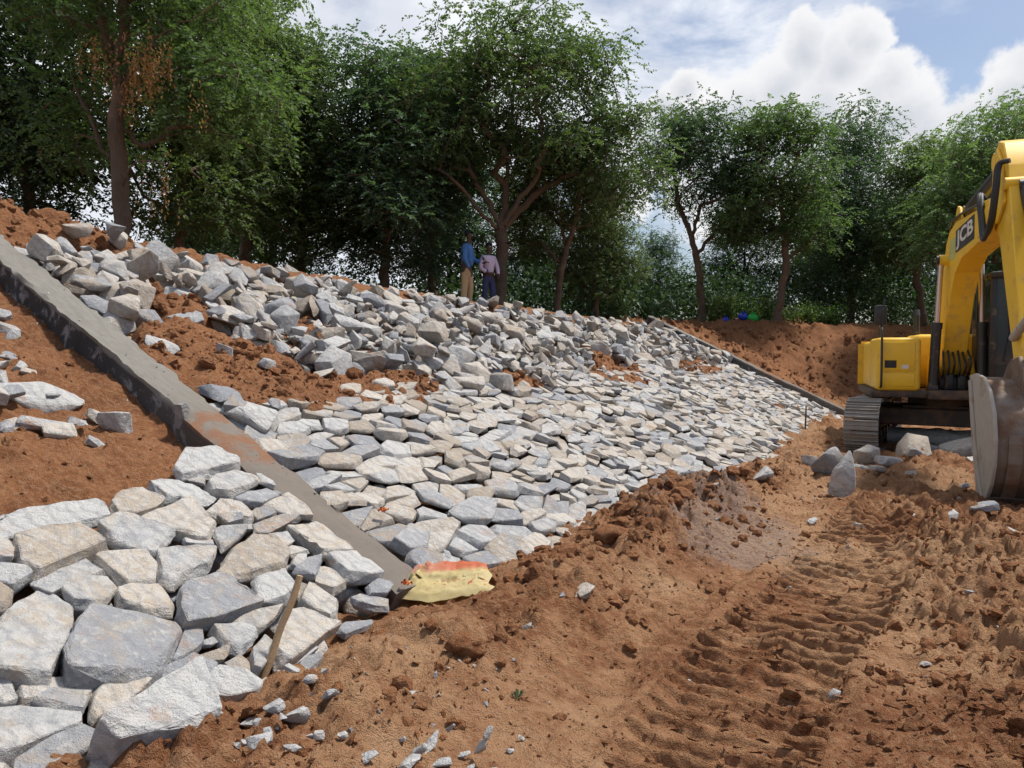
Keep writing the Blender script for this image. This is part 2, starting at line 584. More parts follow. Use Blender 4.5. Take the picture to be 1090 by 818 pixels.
def ground_z(x, y, detail=True, bars=True):
    x = np.asarray(x, float)
    y = np.asarray(y, float)
    u, s = to_us(x, y)
    zc = np.interp(u, CREST_U, CREST_Z) + 0.06 * fbm(x * 0.5, y * 0.5, 3, 3)
    S = K * s
    # finished bank is stone; the soil lies under it
    right = sstep(U_BEAM - 0.02, U_BEAM + 0.02, u) * (1 - sstep(U_FAR - 0.1, U_FAR + 0.1, u))
    pm = patch_mask(u, s)
    sink_r = 0.22 - 0.18 * pm
    up = sstep(-0.12, 0.12, s - near_edge(u))
    sink_l = 0.24 - 0.03 * up + 0.10 * up * fbm(u * 1.3, s * 1.3, 11, 4)
    sink = sink_r * right + sink_l * (1 - right) * (1 - sstep(U_BEAM, U_BEAM + 0.05, u)) + (-0.06) * sstep(U_FAR - 0.05, U_FAR + 0.1, u)
    bank = S - sink * sstep(-0.3, 0.1, s) * (1 - sstep(-0.35, 0.1, S - zc))
    # back bank, turning right across the far end of the pond
    s2 = y - (19.3 + 0.10 * (x - 8)) + 0.5 * fbm(x * 0.35, y * 0.2, 31, 3)
    back = 0.60 * s2
    zc2 = 2.38 + 0.10 * fbm(x * 0.4, y * 0.4, 41, 3)
    b1 = np.minimum(bank, zc)
    b2 = np.minimum(back, zc2)
    z0 = 0.05 * fbm(x * 0.35, y * 0.35, 7, 3)
    z = np.maximum(np.maximum(b1, b2), z0)
    bare = np.maximum(sstep(0.2, 0.6, b2) * (b2 > b1), sstep(U_FAR, U_FAR + 0.4, u) * sstep(0.1, 0.5, b1))
    z = z + 0.26 * bare * fbm(x * 1.1, y * 1.1, 51, 5, 0.62)
    # ridge of dug soil thrown along the toe
    rid = np.exp(-((s + 0.55 + 0.15 * fbm(u * 0.7, 1.0, 61, 2)) / 0.46) ** 2) * sstep(-0.9, 0.4, u) * (1 - sstep(6.5, 9.5, u))
    rid *= 0.16 + 0.12 * np.exp(-((u - 4.0) / 1.1) ** 2) + 0.07 * fbm(u * 1.4, s * 1.4, 62, 3)
    rid = np.maximum(rid, 0)
    z = z + rid
    # heap of soil at the crest beside the near beam
    hx, hy = to_xy(U_BEAM + 0.55, 6.35)
    z = z + 0.34 * np.exp(-(((u - U_BEAM - 0.2) / 0.95) ** 2 + ((s - 6.3) / 0.6) ** 2)) * (0.8 + 0.5 * fbm(x * 1.7, y * 1.7, 71, 3))
    # spoil beside and in front of the machine
    z = z + 0.07 * np.exp(-(((x - 4.6) / 1.3) ** 2 + ((y - 9.6) / 1.0) ** 2))
    z = z + 0.13 * np.exp(-(((x - 3.6) / 0.55) ** 2 + ((y - 4.6) / 1.6) ** 2)) * (0.7 + 0.8 * fbm(x * 1.5, y * 1.5, 73, 3))
    # the men's footing: a low rise behind the rim
    z = z + 0.16 * np.exp(-(((x + 0.75) / 1.6) ** 2 + ((y - 17.7) / 1.6) ** 2))
    if detail:
        yard = 1 - sstep(0.25, 0.6, S)
        yard = yard * (1 - sstep(0.2, 0.6, b2))
        # excavator tracks: grouser bars pressed into the damp soil
        trk = np.zeros_like(z)
        calm = np.zeros_like(z)
        for (sc, hw, u0, u1, sd, per) in [(-1.95, 0.40, -1.3, 6.5, 81, 0.132), (-2.85, 0.19, -1.8, 1.2, 82, 0.13), (-4.1, 0.34, -0.5, 7.0, 83, 0.165), (-1.2, 0.30, 0.6, 4.4, 84, 0.165)]:
            cs = sc + 0.12 * fbm(u * 0.5, 0.3, sd, 2)
            a = np.abs(s - cs) / hw
            ins = (1 - sstep(0.85, 1.1, a)) * sstep(u0, u0 + 0.5, u) * (1 - sstep(u1 - 0.8, u1, u))
            keep = sstep(-0.75, -0.05, fbm(u * 1.1, s * 1.6, sd + 5, 3)) 
            keep = np.maximum(keep, 0.75 * (1 - sstep(1.2, 2.2, u))) * (0.55 + 0.75 * vnoise(u * 5.0, s * 7.0, sd + 21)) * (0.25 if sd == 84 else 1.0)
            bend = 0.25 * a * a * hw if sd == 82 else 0.0
            ph = (u + bend + 0.045 * fbm(u * 2.5, s * 3.0, sd + 2, 4, 0.6)) / per
            saw = ph - np.floor(ph)
            bar = np.where(saw < 0.20, sstep(0, 0.20, saw), ((1 - saw) / 0.80) ** 1.5)
            if sd in (81, 82):
                CORE[sd] = ins
            if bars or sd > 82:
                trk += ins * (-0.045 + keep * 0.092 * (bar - 0.35) + 0.018 * fbm(u * 9, s * 9, sd + 3, 3))
            else:
                trk += ins * -0.045 - 0.17 * sstep(0.45, 0.9, ins)
            calm = np.maximum(calm, ins * keep)
            z = z + 0.035 * np.exp(-((a - 1.25) / 0.22) ** 2) * sstep(u0, u0 + 0.5, u) * (1 - sstep(u1 - 0.8, u1, u)) * (0.6 + 0.9 * fbm(u * 2.2, s * 2.2, sd + 9, 3)) * yard
            yard_r = ins
        z = z + trk * yard
        rough = 0.45 + 0.75 * sstep(-0.2, 0.5, fbm(x * 0.8, y * 0.8, 91, 3)) + 1.3 * np.clip(rid * 5, 0, 1) + 1.1 * sstep(0.9, 1.7, x - 0.25 * y)
        rough = np.maximum(rough * (yard > 0.2), 0.9 * pm * right + 0.7 * up * (1 - right) + bare * 1.3 + sstep(5.2, 6.2, s) * 1.0)
        n1 = fbm(x * 3.3, y * 3.3, 101, 3)
        n2 = fbm(x * 12, y * 12, 102, 3, 0.65)
        c1 = clods(x * 4.5, y * 4.5, 103) * sstep(0.35, 0.75, vnoise(x * 2.3, y * 2.3, 106))
        c2 = clods(x * 11, y * 11, 104) * sstep(0.25, 0.7, vnoise(x * 4.3, y * 4.3, 107))
        c3 = clods(x * 22, y * 22, 105) * sstep(0.3, 0.6, vnoise(x * 7.3, y * 7.3, 108))
        rough = rough * (1 - 0.55 * calm) * (1 - 0.45 * np.exp(-((s + 1.2) / 0.5) ** 2))
        z = z + rough * (0.035 * n1 + 0.040 * n2 + 0.050 * c1 + 0.046 * c2 + 0.027 * c3)
    return z


def gz(x, y):
    return float(ground_z(np.array([x]), np.array([y]))[0])


def lines(*segs):
    out = []
    for (a, b, st) in segs:
        out.append(np.arange(a, b - st * 0.4, st))
    out.append(np.array([segs[-1][1]]))
    return np.concatenate(out)


def stretch(a, b, first, n):
    """n expanding steps from a to b"""
    q = np.linspace(0, 1, n + 1) ** 2.6
    return a + (b - a) * (q * (1 - first) + np.linspace(0, 1, n + 1) * first)


gx = np.concatenate([stretch(-9, -900, 0.01, 26)[::-1][:-1], lines((-9, -6.2, 0.07), (-6.2, -2.0, 0.032), (-2.0, 4.6, 0.016), (4.6, 6.5, 0.03), (6.5, 11, 0.05), (11, 24, 0.16)), stretch(24, 900, 0.01, 22)[1:]])
gy = np.concatenate([np.array([-600, -250, -90, -30, -8, -3, -1, 0.4, 1.2, 1.7]), lines((2.2, 6.0, 0.0155), (6.0, 10, 0.03), (10, 14, 0.05), (14, 26, 0.09)), stretch(26, 1800, 0.01, 30)[1:]])
GX, GY = np.meshgrid(gx, gy)
GZ = ground_z(GX, GY, bars=False)
nx_, ny_ = len(gx), len(gy)
V = np.stack([GX.ravel(), GY.ravel(), GZ.ravel()], 1)
idx = np.arange(nx_ * ny_).reshape(ny_, nx_)
F = np.stack([idx[:-1, :-1].ravel(), idx[:-1, 1:].ravel(), idx[1:, 1:].ravel(), idx[1:, :-1].ravel()], 1)
ground = link('ground', mesh_np('ground', V, F, True), M_SOIL)
tag(ground, 'red brown dug soil of the pond floor and its earth banks', 'ground', kind='structure')
print('ground verts', len(V), time.time() - T0)

# the pressed bar marks are a finer sheet of the same soil, its grid running along the trail
for (sd, u0, u1, s0, s1) in ((81, -1.45, 6.6, -2.55, -1.35), (82, -1.95, 1.25, -3.2, -2.5)):
    pu = np.arange(u0, u1, 0.011)
    ps = np.arange(s0, s1, 0.022)
    PU, PS = np.meshgrid(pu, ps)
    PX, PY = to_xy(PU, PS)
    PZ = ground_z(PX, PY)
    PZ = PZ - 0.06 * (1 - sstep(0.10, 0.45, CORE[sd]))
    idx = np.arange(PX.size).reshape(PX.shape)
    F = np.stack([idx[:-1, :-1].ravel(), idx[:-1, 1:].ravel(), idx[1:, 1:].ravel(), idx[1:, :-1].ravel()], 1)
    # leave out the margin that lies under the ground sheet
    cm_ = CORE[sd].ravel()
    F = F[cm_[F].max(1) > 0.02]
    rut = link('track_rut', mesh_np('track_rut', np.stack([PX.ravel(), PY.ravel(), PZ.ravel()], 1), F, True), M_SOIL, ground)
# ------------------------------------------------------------------ concrete beams up the bank
def bank_frame(u, s, dz=0.0):
    """matrix: local x uphill along the bank, y along the toe, z off the bank"""
    x, y = to_xy(u, s)
    c, sn = math.cos(THETA), math.sin(THETA)
    ex = Vector((NX * c, NY * c, sn))
    ez = Vector((-NX * sn, -NY * sn, c))
    ey = ez.cross(ex)
    m = Matrix((ex, ey, ez)).transposed().to_4x4()
    m.translation = Vector((x, y, K * s + dz))
    return m


def beam(u, s0, s1, width, depth, name, label, rough, lift=0.03):
    L = (s1 - s0) / math.cos(THETA)
    n = int(L / 0.06)
    rng = random.Random(int(u * 100))
    prof = [(-width / 2, -depth), (-width / 2, -0.02), (-width / 2 + 0.018, 0.0), (-width / 6, 0.004), (width / 6, 0.004), (width / 2 - 0.018, 0.0), (width / 2, -0.02), (width / 2, -depth)]
    V, F = [], []
    for i in range(n + 1):
        x = L * i / n
        for k, (yy, zz) in enumerate(prof):
            j = rough * (vnoise(x * 2.3 + k * 7.7, k * 3.1, 77) - 0.5) + rough * 0.7 * (vnoise(x * 9 + k * 3.7, k * 5.1, 78) - 0.5)
            j2 = rough * (vnoise(x * 3.1 + k * 5.7, k * 8.3, 79) - 0.5) + rough * 0.8 * (vnoise(x * 13 + k * 2.7, k * 6.1, 80) - 0.5)
            V.append((x, yy + j * (1 if k in (1, 2, 5, 6) else 0.3), zz + j2 * 0.8))
    m = len(prof)
    for i in range(n):
        for k in range(m - 1):
            F.append((i * m + k, (i + 1) * m + k, (i + 1) * m + k + 1, i * m + k + 1))
    bm = bmesh.new()
    vs = [bm.verts.new(v) for v in V]
    for f in F:
        bm.faces.new([vs[i] for i in f])
    bm.faces.new([vs[k] for k in range(m)])
    bm.faces.new([vs[n * m + k] for k in range(m)][::-1])
    bmesh.ops.recalc_face_normals(bm, faces=bm.faces)
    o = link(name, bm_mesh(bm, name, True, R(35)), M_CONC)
    o.matrix_world = bank_frame(u, s0, lift)
    tag(o, label, 'concrete beam', kind='thing')
    return o


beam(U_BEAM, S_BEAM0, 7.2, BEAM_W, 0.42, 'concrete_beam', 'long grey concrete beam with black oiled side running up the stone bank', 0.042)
beam(U_FAR, 0.1, 5.1, 0.30, 0.50, 'concrete_beam', 'thin dark concrete edge beam where the stones meet the bare red bank', 0.02, 0.16)


# ------------------------------------------------------------------ stones
def clip_poly(poly, px, py, nx, ny):
    out = []
    n = len(poly)
    for i in range(n):
        a, b = poly[i], poly[(i + 1) % n]
        da = (a[0] - px) * nx + (a[1] - py) * ny
        db = (b[0] - px) * nx + (b[1] - py) * ny
        if da <= 0:
            out.append(a)
        if (da < 0) != (db < 0) and da != db:
            k = da / (da - db)
            out.append((a[0] + (b[0] - a[0]) * k, a[1] + (b[1] - a[1]) * k))
    return out


def area_c(poly):
    A = cx = cy = 0
    for i in range(len(poly)):
        x0, y0 = poly[i]
        x1, y1 = poly[(i + 1) % len(poly)]
        c = x0 * y1 - x1 * y0
        A += c
        cx += (x0 + x1) * c
        cy += (y0 + y1) * c
    if abs(A) < 1e-9:
        return 0, poly[0][0], poly[0][1]
    return abs(A) / 2, cx / (3 * A), cy / (3 * A)


def hull_bm(pts):
    bm = bmesh.new()
    vs = [bm.verts.new(p) for p in pts]
    r = bmesh.ops.convex_hull(bm, input=vs)
    dead = [g for g in set(r['geom_interior']) | set(r['geom_unused']) if isinstance(g, bmesh.types.BMVert) and g.is_valid]
    if dead:
        bmesh.ops.delete(bm, geom=dead, context='VERTS')
    bmesh.ops.dissolve_limit(bm, angle_limit=R(9), verts=bm.verts, edges=bm.edges)
    return bm


def rough_up(bm, bevel, cuts, amp, freq, seed):
    if bevel > 0:
        bmesh.ops.bevel(bm, geom=list(bm.edges), offset=bevel, segments=1, affect='EDGES', clamp_overlap=True, profile=0.5)
    if cuts:
        bmesh.ops.triangulate(bm, faces=bm.faces)
        bmesh.ops.subdivide_edges(bm, edges=list(bm.edges), cuts=cuts, use_grid_fill=True)
        bm.normal_update()
        off = Vector((seed * 1.37, seed * 0.71, seed * 2.13))
        for v in bm.verts:
            p = v.co * freq + off
            d = mnoise.noise(p) * 1.0 + mnoise.noise(p * 2.7) * 0.5 - 0.6 * abs(mnoise.noise(p * 1.6 + off))
            v.co += v.normal * (d * amp)
    else:
        bmesh.ops.triangulate(bm, faces=bm.faces)
    bmesh.ops.recalc_face_normals(bm, faces=bm.faces)
    return bm


def laid_pts(poly, c, h, tilt, rng, top=0.86):
    """corner points of a stone with outline poly (local bank coords about c), thickness h above the bank"""
    pts = []
    n = len(poly)
    for (a, b) in poly:
        pts.append((a - c[0], b - c[1], h * rng.uniform(-0.1, 0.25)))
    ox, oy = rng.uniform(-.05, .05), rng.uniform(-.05, .05)
    for i in range(n):
        k = rng.uniform(top - 0.14, top + 0.10)
        a, b = poly[i]
        a, b = (a - c[0]) * k + ox * 0.3, (b - c[1]) * k + oy * 0.3
        pts.append((a, b, h * rng.uniform(0.82, 1.05) + a * tilt[0] + b * tilt[1]))
    for (a, b) in poly[::2]:
        pts.append(((a - c[0]) * 0.7, (b - c[1]) * 0.7, -h * rng.uniform(0.9, 1.2)))
    return pts


def place_bank(o, u, q, dz, rot=0.0):
    """u along toe, q along the slope"""
    m = bank_frame(u, q * math.cos(THETA), dz)
    o.matrix_world = m @ Matrix.Rotation(rot, 4, 'Z')


CT = math.cos(THETA)

# ---- near panel: outlines read from the photograph, zoom windows (origin x, origin y), scale 4.5417
WIN = {'A': (0, 470), 'B': (0, 638), 'C': (180, 460), 'D': (180, 600)}
ZS = 1090 / 240.0
OUTL = [
    ('A', .10, [(-80, 400), (0, 375), (120, 340), (480, 300), (530, 340), (525, 385), (430, 415), (120, 440), (0, 460), (-80, 480)]),
    ('A', .17, [(65, 465), (180, 430), (380, 400), (530, 510), (410, 535), (290, 570), (160, 665), (70, 600), (55, 540)]),
    ('A', .12, [(465, 425), (570, 375), (640, 380), (850, 440), (810, 490), (740, 545), (640, 535), (530, 500)]),
    ('A', .12, [(520, 290), (580, 225), (650, 212), (740, 245), (785, 290), (740, 340), (650, 370), (540, 375)]),
    ('A', .10, [(705, 205), (820, 180), (900, 200), (1045, 265), (1000, 300), (870, 280), (790, 290)]),
    ('A', .13, [(640, 375), (860, 310), (920, 278), (1060, 410), (1000, 475), (920, 470), (760, 400)]),
    ('A', .10, [(-60, 480), (0, 475), (60, 515), (40, 600), (0, 605), (-60, 590)]),
    ('A', .12, [(-70, 600), (0, 610), (120, 625), (155, 665), (60, 720), (-70, 690)]),
    ('A', .10, [(-70, 690), (0, 690), (65, 715), (50, 790), (20, 830), (-70, 830)]),
    ('A', .11, [(150, 690), (290, 570), (400, 545), (510, 630), (430, 640), (300, 720), (250, 740), (190, 720)]),
    ('A', .12, [(435, 545), (520, 530), (690, 540), (750, 600), (745, 690), (600, 700), (560, 650), (500, 600)]),
    ('A', .11, [(300, 740), (400, 660), (530, 648), (570, 695), (500, 790), (430, 810), (345, 800)]),
    ('A', .12, [(550, 730), (620, 700), (760, 695), (845, 770), (835, 830), (700, 840), (560, 800)]),
    ('A', .12, [(750, 530), (860, 515), (1035, 530), (1000, 630), (900, 650), (830, 710), (755, 690)]),
    ('A', .07, [(880, 480), (960, 472), (1030, 490), (1035, 530), (890, 515)]),
    ('B', .16, [(40, 30), (180, -70), (330, 10), (325, 150), (280, 290), (215, 415), (60, 405), (-80, 390), (-80, 180)]),
    ('B', .20, [(370, 90), (430, 50), (660, 50), (840, 100), (870, 150), (800, 310), (740, 370), (640, 410), (430, 385), (300, 400), (290, 270), (345, 190)]),
    ('B', .10, [(820, 300), (880, 150), (965, 115), (985, 210), (940, 260), (860, 305)]),
    ('B', .09, [(45, 440), (240, 410), (470, 365), (520, 380), (440, 420), (420, 490), (200, 500), (90, 520)]),
    ('B', .08, [(140, 520), (220, 475), (370, 480), (425, 510), (400, 570), (250, 560)]),
    ('B', .11, [(460, 420), (540, 375), (600, 390), (640, 420), (700, 380), (735, 400), (690, 460), (560, 560), (440, 610), (415, 580), (420, 500)]),
    ('B', .46, [(400, 650), (560, 540), (690, 450), (910, 350), (960, 420), (1005, 590), (930, 660), (700, 690), (520, 705)]),
    ('B', .11, [(-80, 540), (0, 530), (250, 525), (380, 560), (395, 610), (280, 660), (150, 710), (80, 790), (-80, 800)]),
    ('B', .12, [(80, 800), (260, 680), (400, 650), (530, 705), (430, 750), (330, 780), (200, 880), (60, 900)]),
    ('B', .14, [(380, 800), (450, 740), (600, 710), (790, 685), (960, 740), (1030, 820), (1040, 930), (380, 930)]),
    ('B', .08, [(-60, 430), (0, 430), (30, 440), (70, 520), (0, 535), (-60, 530)]),
    ('B', .10, [(-70, 690), (0, 680), (60, 790), (20, 850), (-70, 850)]),
    ('B', .10, [(765, 400), (800, 340), (930, 290), (1060, 330), (1000, 420), (900, 400)]),
    ('D', .17, [(60, 90), (200, 50), (260, 70), (435, 205), (330, 255), (180, 300), (60, 310), (30, 250), (35, 150)]),
    ('D', .12, [(390, 80), (420, 65), (540, 45), (595, 130), (560, 185), (440, 195), (400, 170)]),
    ('D', .10, [(190, 345), (370, 315), (430, 345), (400, 400), (340, 445), (260, 420)]),
    ('D', .09, [(270, 310), (400, 240), (550, 215), (500, 290), (430, 340), (370, 315)]),
    ('D', .08, [(120, 455), (270, 415), (275, 470), (240, 500), (160, 490)]),
    ('D', .08, [(250, 490), (330, 450), (385, 500), (380, 545), (290, 530)]),
    ('D', .12, [(60, 560), (240, 515), (380, 550), (450, 600), (430, 640), (300, 665), (170, 635)]),
    ('D', .17, [(560, 260), (620, 220), (720, 240), (800, 310), (700, 390), (560, 490), (500, 500), (470, 400)]),
    ('D', .10, [(390, 420), (450, 350), (500, 370), (480, 440), (460, 500), (420, 560), (380, 550)]),
    ('D', .12, [(620, 180), (660, 80), (740, 120), (810, 180), (815, 250), (770, 265), (690, 225)]),
    ('D', .07, [(545, 510), (690, 400), (720, 420), (590, 520)]),
    ('D', .07, [(495, 570), (540, 500), (600, 530), (610, 580), (550, 600)]),
    ('D', .08, [(600, 530), (640, 470), (730, 445), (735, 480), (650, 560), (615, 580)]),
    ('D', .06, [(440, 590), (470, 550), (540, 590), (530, 630), (450, 640)]),
    ('D', .05, [(700, 440), (750, 370), (770, 410), (740, 450)]),
    ('D', .06, [(800, 330), (850, 300), (985, 280), (980, 310), (850, 360)]),
    ('D', .07, [(870, 180), (920, 155), (1060, 180), (1060, 240), (990, 235), (900, 205)]),
    ('D', .08, [(945, 120), (1000, 75), (1060, 85), (1090, 110), (1040, 160), (960, 160)]),
    ('D', .04, [(150, 400), (200, 380), (225, 410), (200, 430), (160, 425)]),
    ('C', .14, [(20, 170), (75, 80), (220, 90), (330, 150), (325, 180), (180, 210), (60, 220)]),
    ('C', .12, [(165, 250), (210, 210), (330, 180), (400, 190), (430, 240), (350, 280), (300, 310), (200, 300)]),
    ('C', .05, [(95, 250), (180, 215), (175, 275)]),
    ('C', .09, [(300, 335), (370, 280), (470, 270), (545, 295), (500, 330), (440, 360), (330, 350)]),
    ('C', .08, [(440, 360), (560, 315), (640, 370), (690, 425), (560, 415), (480, 380)]),
    ('C', .09, [(175, 370), (240, 325), (330, 350), (410, 425), (380, 445), (300, 410), (230, 405)]),
    ('C', .07, [(375, 380), (430, 358), (490, 375), (520, 410), (420, 440)]),
    ('C', .07, [(235, 410), (270, 398), (350, 410), (355, 445), (280, 455)]),
    ('C', .04, [(280, 460), (400, 450), (395, 480), (330, 480)]),
    ('C', .09, [(400, 455), (540, 415), (640, 430), (560, 470), (480, 500), (405, 495)]),
    ('C', .12, [(555, 475), (690, 430), (740, 445), (890, 580), (740, 600), (660, 545)]),
    ('C', .13, [(740, 600), (900, 585), (1025, 690), (960, 720), (840, 720), (790, 650)]),
    ('C', .09, [(200, 480), (230, 465), (365, 480), (350, 510), (290, 540), (250, 590), (215, 530)]),
    ('C', .15, [(215, 680), (290, 560), (390, 505), (490, 515), (560, 600), (565, 670), (450, 690), (310, 720)]),
    ('C', .06, [(470, 515), (560, 500), (600, 550), (550, 580), (520, 560)]),
    ('C', .06, [(550, 590), (600, 555), (680, 590), (640, 600), (590, 620)]),
    ('C', .06, [(575, 660), (600, 600), (660, 595), (660, 640), (610, 675)]),
    ('C', .09, [(590, 690), (660, 630), (740, 610), (720, 680), (700, 715), (640, 690)]),
    ('C', .10, [(740, 700), (720, 640), (790, 650), (855, 740), (790, 775), (700, 720)]),
    ('C', .05, [(420, 200), (490, 260), (500, 290), (430, 260)]),
]
near_panel = empty('stone_pitching', (*to_xy(0.5, 0.0), 0))
tag(near_panel, 'patch of large hand-laid granite blocks below the black side of the concrete beam', 'stone paving', 'hand-laid stone pitching on the bank')
bpy.context.view_layer.update()
PINV = near_panel.matrix_world.inverted()


def adopt(o, parent):
    w = o.matrix_world.copy()
    o.parent = parent
    o.matrix_parent_inverse = Matrix.Translation(-parent.location)
    o.matrix_world = w


# tint of the blocks that stand out: pale .13, grey .30, tan .80, strong tan .88
NEAR_TINT = {0: .13, 1: .88, 2: .36, 3: .88, 4: .13, 5: .80, 9: .36, 10: .80, 12: .80, 13: .36, 15: .36, 16: .30, 17: .30, 20: .80, 21: .13, 22: .36, 24: .80, 28: .30, 29: .13, 30: .36, 34: .13, 35: .80, 37: .80, 47: .13, 48: .36, 51: .80, 57: .80, 58: .13, 60: .86, 65: .80}
near_polys = []
for i, (w, h, zp) in enumerate(OUTL):
    rng = random.Random(900 + i)
    ox, oy = WIN[w]
    poly = []
    for (zx, zy) in zp:
        u, s = on_bank(ox + zx / ZS, oy + zy / ZS, h * 0.35)
        poly.append((s / CT, -u))                 # bank frame: x uphill, y = -u
    A, cx, cy = area_c(poly)
    near_polys.append((poly, A))
    size = math.sqrt(A)
    # tilt: level the top a little towards the viewer / at random
    tilt = (rng.uniform(-0.16, 0.10), rng.uniform(-0.16, 0.16))
    poly = [(cx + (a - cx) * 1.04, cy + (b - cy) * 1.04) for (a, b) in poly]
    pts = laid_pts(poly, (cx, cy), h * 0.52, tilt, rng, 0.92)
    bm = hull_bm(pts)
    rough_up(bm, min(0.007, size * 0.02), 3 if size > 0.2 else 2, 0.016 if size > 0.25 else 0.010, 9.0, i + 3)
    o = link('stone', bm_mesh(bm, 'stone', True, R(28)), M_STONE)
    x = bank_frame(-cy, cx * CT, 0.02 + rng.uniform(-.015, .015))
    o.matrix_world = x
    o.color = (NEAR_TINT.get(i, rng.random()), 1, 1, 1)
    adopt(o, near_panel)

# smaller wedging stones packed under and between them
rng = random.Random(4)
cnt = 0
for i in range(900):
    u = rng.uniform(-1.5, U_BEAM - BEAM_W / 2 - 0.12)
    s = rng.uniform(-0.25, 2.6)
    if s > float(near_edge(u)) - 0.12:
        continue
    if cnt > 135:
        break
    cnt += 1
    r = rng.uniform(0.07, 0.15)
    n = rng.randint(5, 7)
    a0 = rng.uniform(0, 6)
    poly = [(r * rng.uniform(.75, 1.2) * math.cos(a0 + 6.283 * k / n), r * rng.uniform(.7, 1.1) * math.sin(a0 + 6.283 * k / n)) for k in range(n)]
    bm = hull_bm(laid_pts(poly, (0, 0), r * 0.6, (rng.uniform(-.4, .4), rng.uniform(-.4, .4)), rng))
    rough_up(bm, 0.006, 1, 0.006, 12.0, i)
    o = link('stone', bm_mesh(bm, 'stone', True, R(28)), M_STONE)
    o.matrix_world = bank_frame(u, s, -0.13 + rng.uniform(-.03, .03))
    o.color = (rng.random(), 1, 1, 1)
    adopt(o, near_panel)


# ---- main panel: irregular fitted stones between the two beams
def voronoi(seeds, stretch_u, bound):
    P = np.array(seeds, float)
    Q = P * np.array([1.0, 1.0 / stretch_u])
    out = []
    for i in range(len(P)):
        d = np.hypot(Q[:, 0] - Q[i, 0], Q[:, 1] - Q[i, 1])
        nb = np.argpartition(d, 22)[:23]
        nb = nb[np.argsort(d[nb])][1:]
        poly = [(Q[i, 0] - 1, Q[i, 1] - 1), (Q[i, 0] + 1, Q[i, 1] - 1), (Q[i, 0] + 1, Q[i, 1] + 1), (Q[i, 0] - 1, Q[i, 1] + 1)]
        for j in nb:
            mx, my = (Q[i, 0] + Q[j, 0]) / 2, (Q[i, 1] + Q[j, 1]) / 2
            poly = clip_poly(poly, mx, my, Q[j, 0] - Q[i, 0], Q[j, 1] - Q[i, 1])
            if len(poly) < 3:
                break
        poly = [(a, b * stretch_u) for (a, b) in poly]
        out.append(poly)
    return out


rng = random.Random(77)
seeds, rad = [], []
cellmap = {}
u_lo, u_hi = U_BEAM + BEAM_W / 2 + 0.02, U_FAR - 0.17
tries = 0
while tries < 30000:
    tries += 1
    u = rng.uniform(u_lo + 0.08, u_hi - 0.08)
    s = rng.uniform(-0.12, float(laid_top(u)) + 0.1)
    base = (0.165 if u < 3.2 else 0.145) if u < 4.5 else (0.132 if u < 8 else 0.125)
    r = base * rng.choice((0.42, 0.6, 0.8, 1.0, 1.2, 1.45))
    q = s / CT
    ok = True
    ci, cj = int(q / 0.5), int(u / 0.6)
    for (a, b, r2) in [e for di in (-1, 0, 1) for dj in (-1, 0, 1) for e in cellmap.get((ci + di, cj + dj), ())]:
        if (a - q) ** 2 + ((b - u) / 1.45) ** 2 < (0.60 * (r + r2)) ** 2 * 1.35:
            ok = False
            break
    if ok:
        seeds.append((q, u))
        rad.append(r)
        cellmap.setdefault((ci, cj), []).append((q, u, r))
# border seeds keep the outer cells closed
nb0 = len(seeds)
extra = [(q, u_lo - 0.14) for q in np.arange(-.4, 3.4, 0.25)] + [(q, u_hi + 0.12) for q in np.arange(-.4, 3.4, 0.25)]
for u in np.arange(u_lo, u_hi, 0.28):
    extra.append((-0.30, u))
    extra.append(((float(laid_top(u)) + 0.28) / CT, u))
cells = voronoi(seeds + extra, 1.45, None)[:nb0]
main_panel = empty('stone_pitching', (*to_xy((u_lo + u_hi) / 2, 0.0), 0))
tag(main_panel, 'wide apron of flat tan and grey hand-laid stones between the two concrete beams', 'stone paving', 'hand-laid stone pitching on the bank')
bpy.context.view_layer.update()
items = []
for i, poly in enumerate(cells):
    if len(poly) < 3:
        continue
    A, cx, cy = area_c(poly)
    if A < 0.003 or A > 0.3:
        continue
    u = cy
    s = cx * CT
    x, y = to_xy(u, s)
    items.append((A / (x * x + y * y) ** 1.0, i, poly, A, cx, cy))
items.sort(reverse=True)
print('laid stones', len(items), time.time() - T0)
RV, RF, RA = [], [], []
for rank, (_, i, poly, A, cx, cy) in enumerate(items):
    rng = random.Random(5000 + i)
    size = math.sqrt(A)
    sh = rng.uniform(0.98, 1.15)
    # irregular outline: pull corners, cut a corner
    pl = []
    for (a, b) in poly:
        k = sh * rng.uniform(0.82, 1.08)
        pl.append((cx + (a - cx) * k, -(cy + (b - cy) * k)))
    h = size * rng.uniform(0.12, 0.25)
    tilt = (rng.uniform(-0.30, 0.14), rng.uniform(-0.22, 0.22))
    bm = hull_bm(laid_pts(pl, (cx, -cy), h, tilt, rng, 0.88))
    near = rank < 170
    if near:
        rough_up(bm, 0.006, 1, 0.007, 9.0, i)
    else:
        rough_up(bm, 0.0, 0, 0, 1, i)
    mw = bank_frame(cy, cx * CT, rng.uniform(-0.035, 0.03) - 0.03)
    if rank < 298:
        o = link('stone', bm_mesh(bm, 'stone', near, R(28) if near else None), M_STONE)
        o.matrix_world = mw
        o.color = (rng.random(), 1, 1, 1)
        adopt(o, main_panel)
    else:
        bmesh.ops.triangulate(bm, faces=bm.faces)
        bm.verts.index_update()
        base = len(RV)
        rr = rng.random()
        RV.extend([tuple(mw @ v.co) for v in bm.verts])
        for f in bm.faces:
            RF.append([base + v.index for v in f.verts])
            RA.append(rr)
        bm.free()
me = mesh_np('small_stones', RV, RF)
face_attr(me, RA)
o = link('small_stones', me, M_STONE)
adopt(o, main_panel)
tag(o, kind='stuff')

# underbed of small stones so the joints are stone, not soil
rng = random.Random(31)
RV, RF, RA = [], [], []


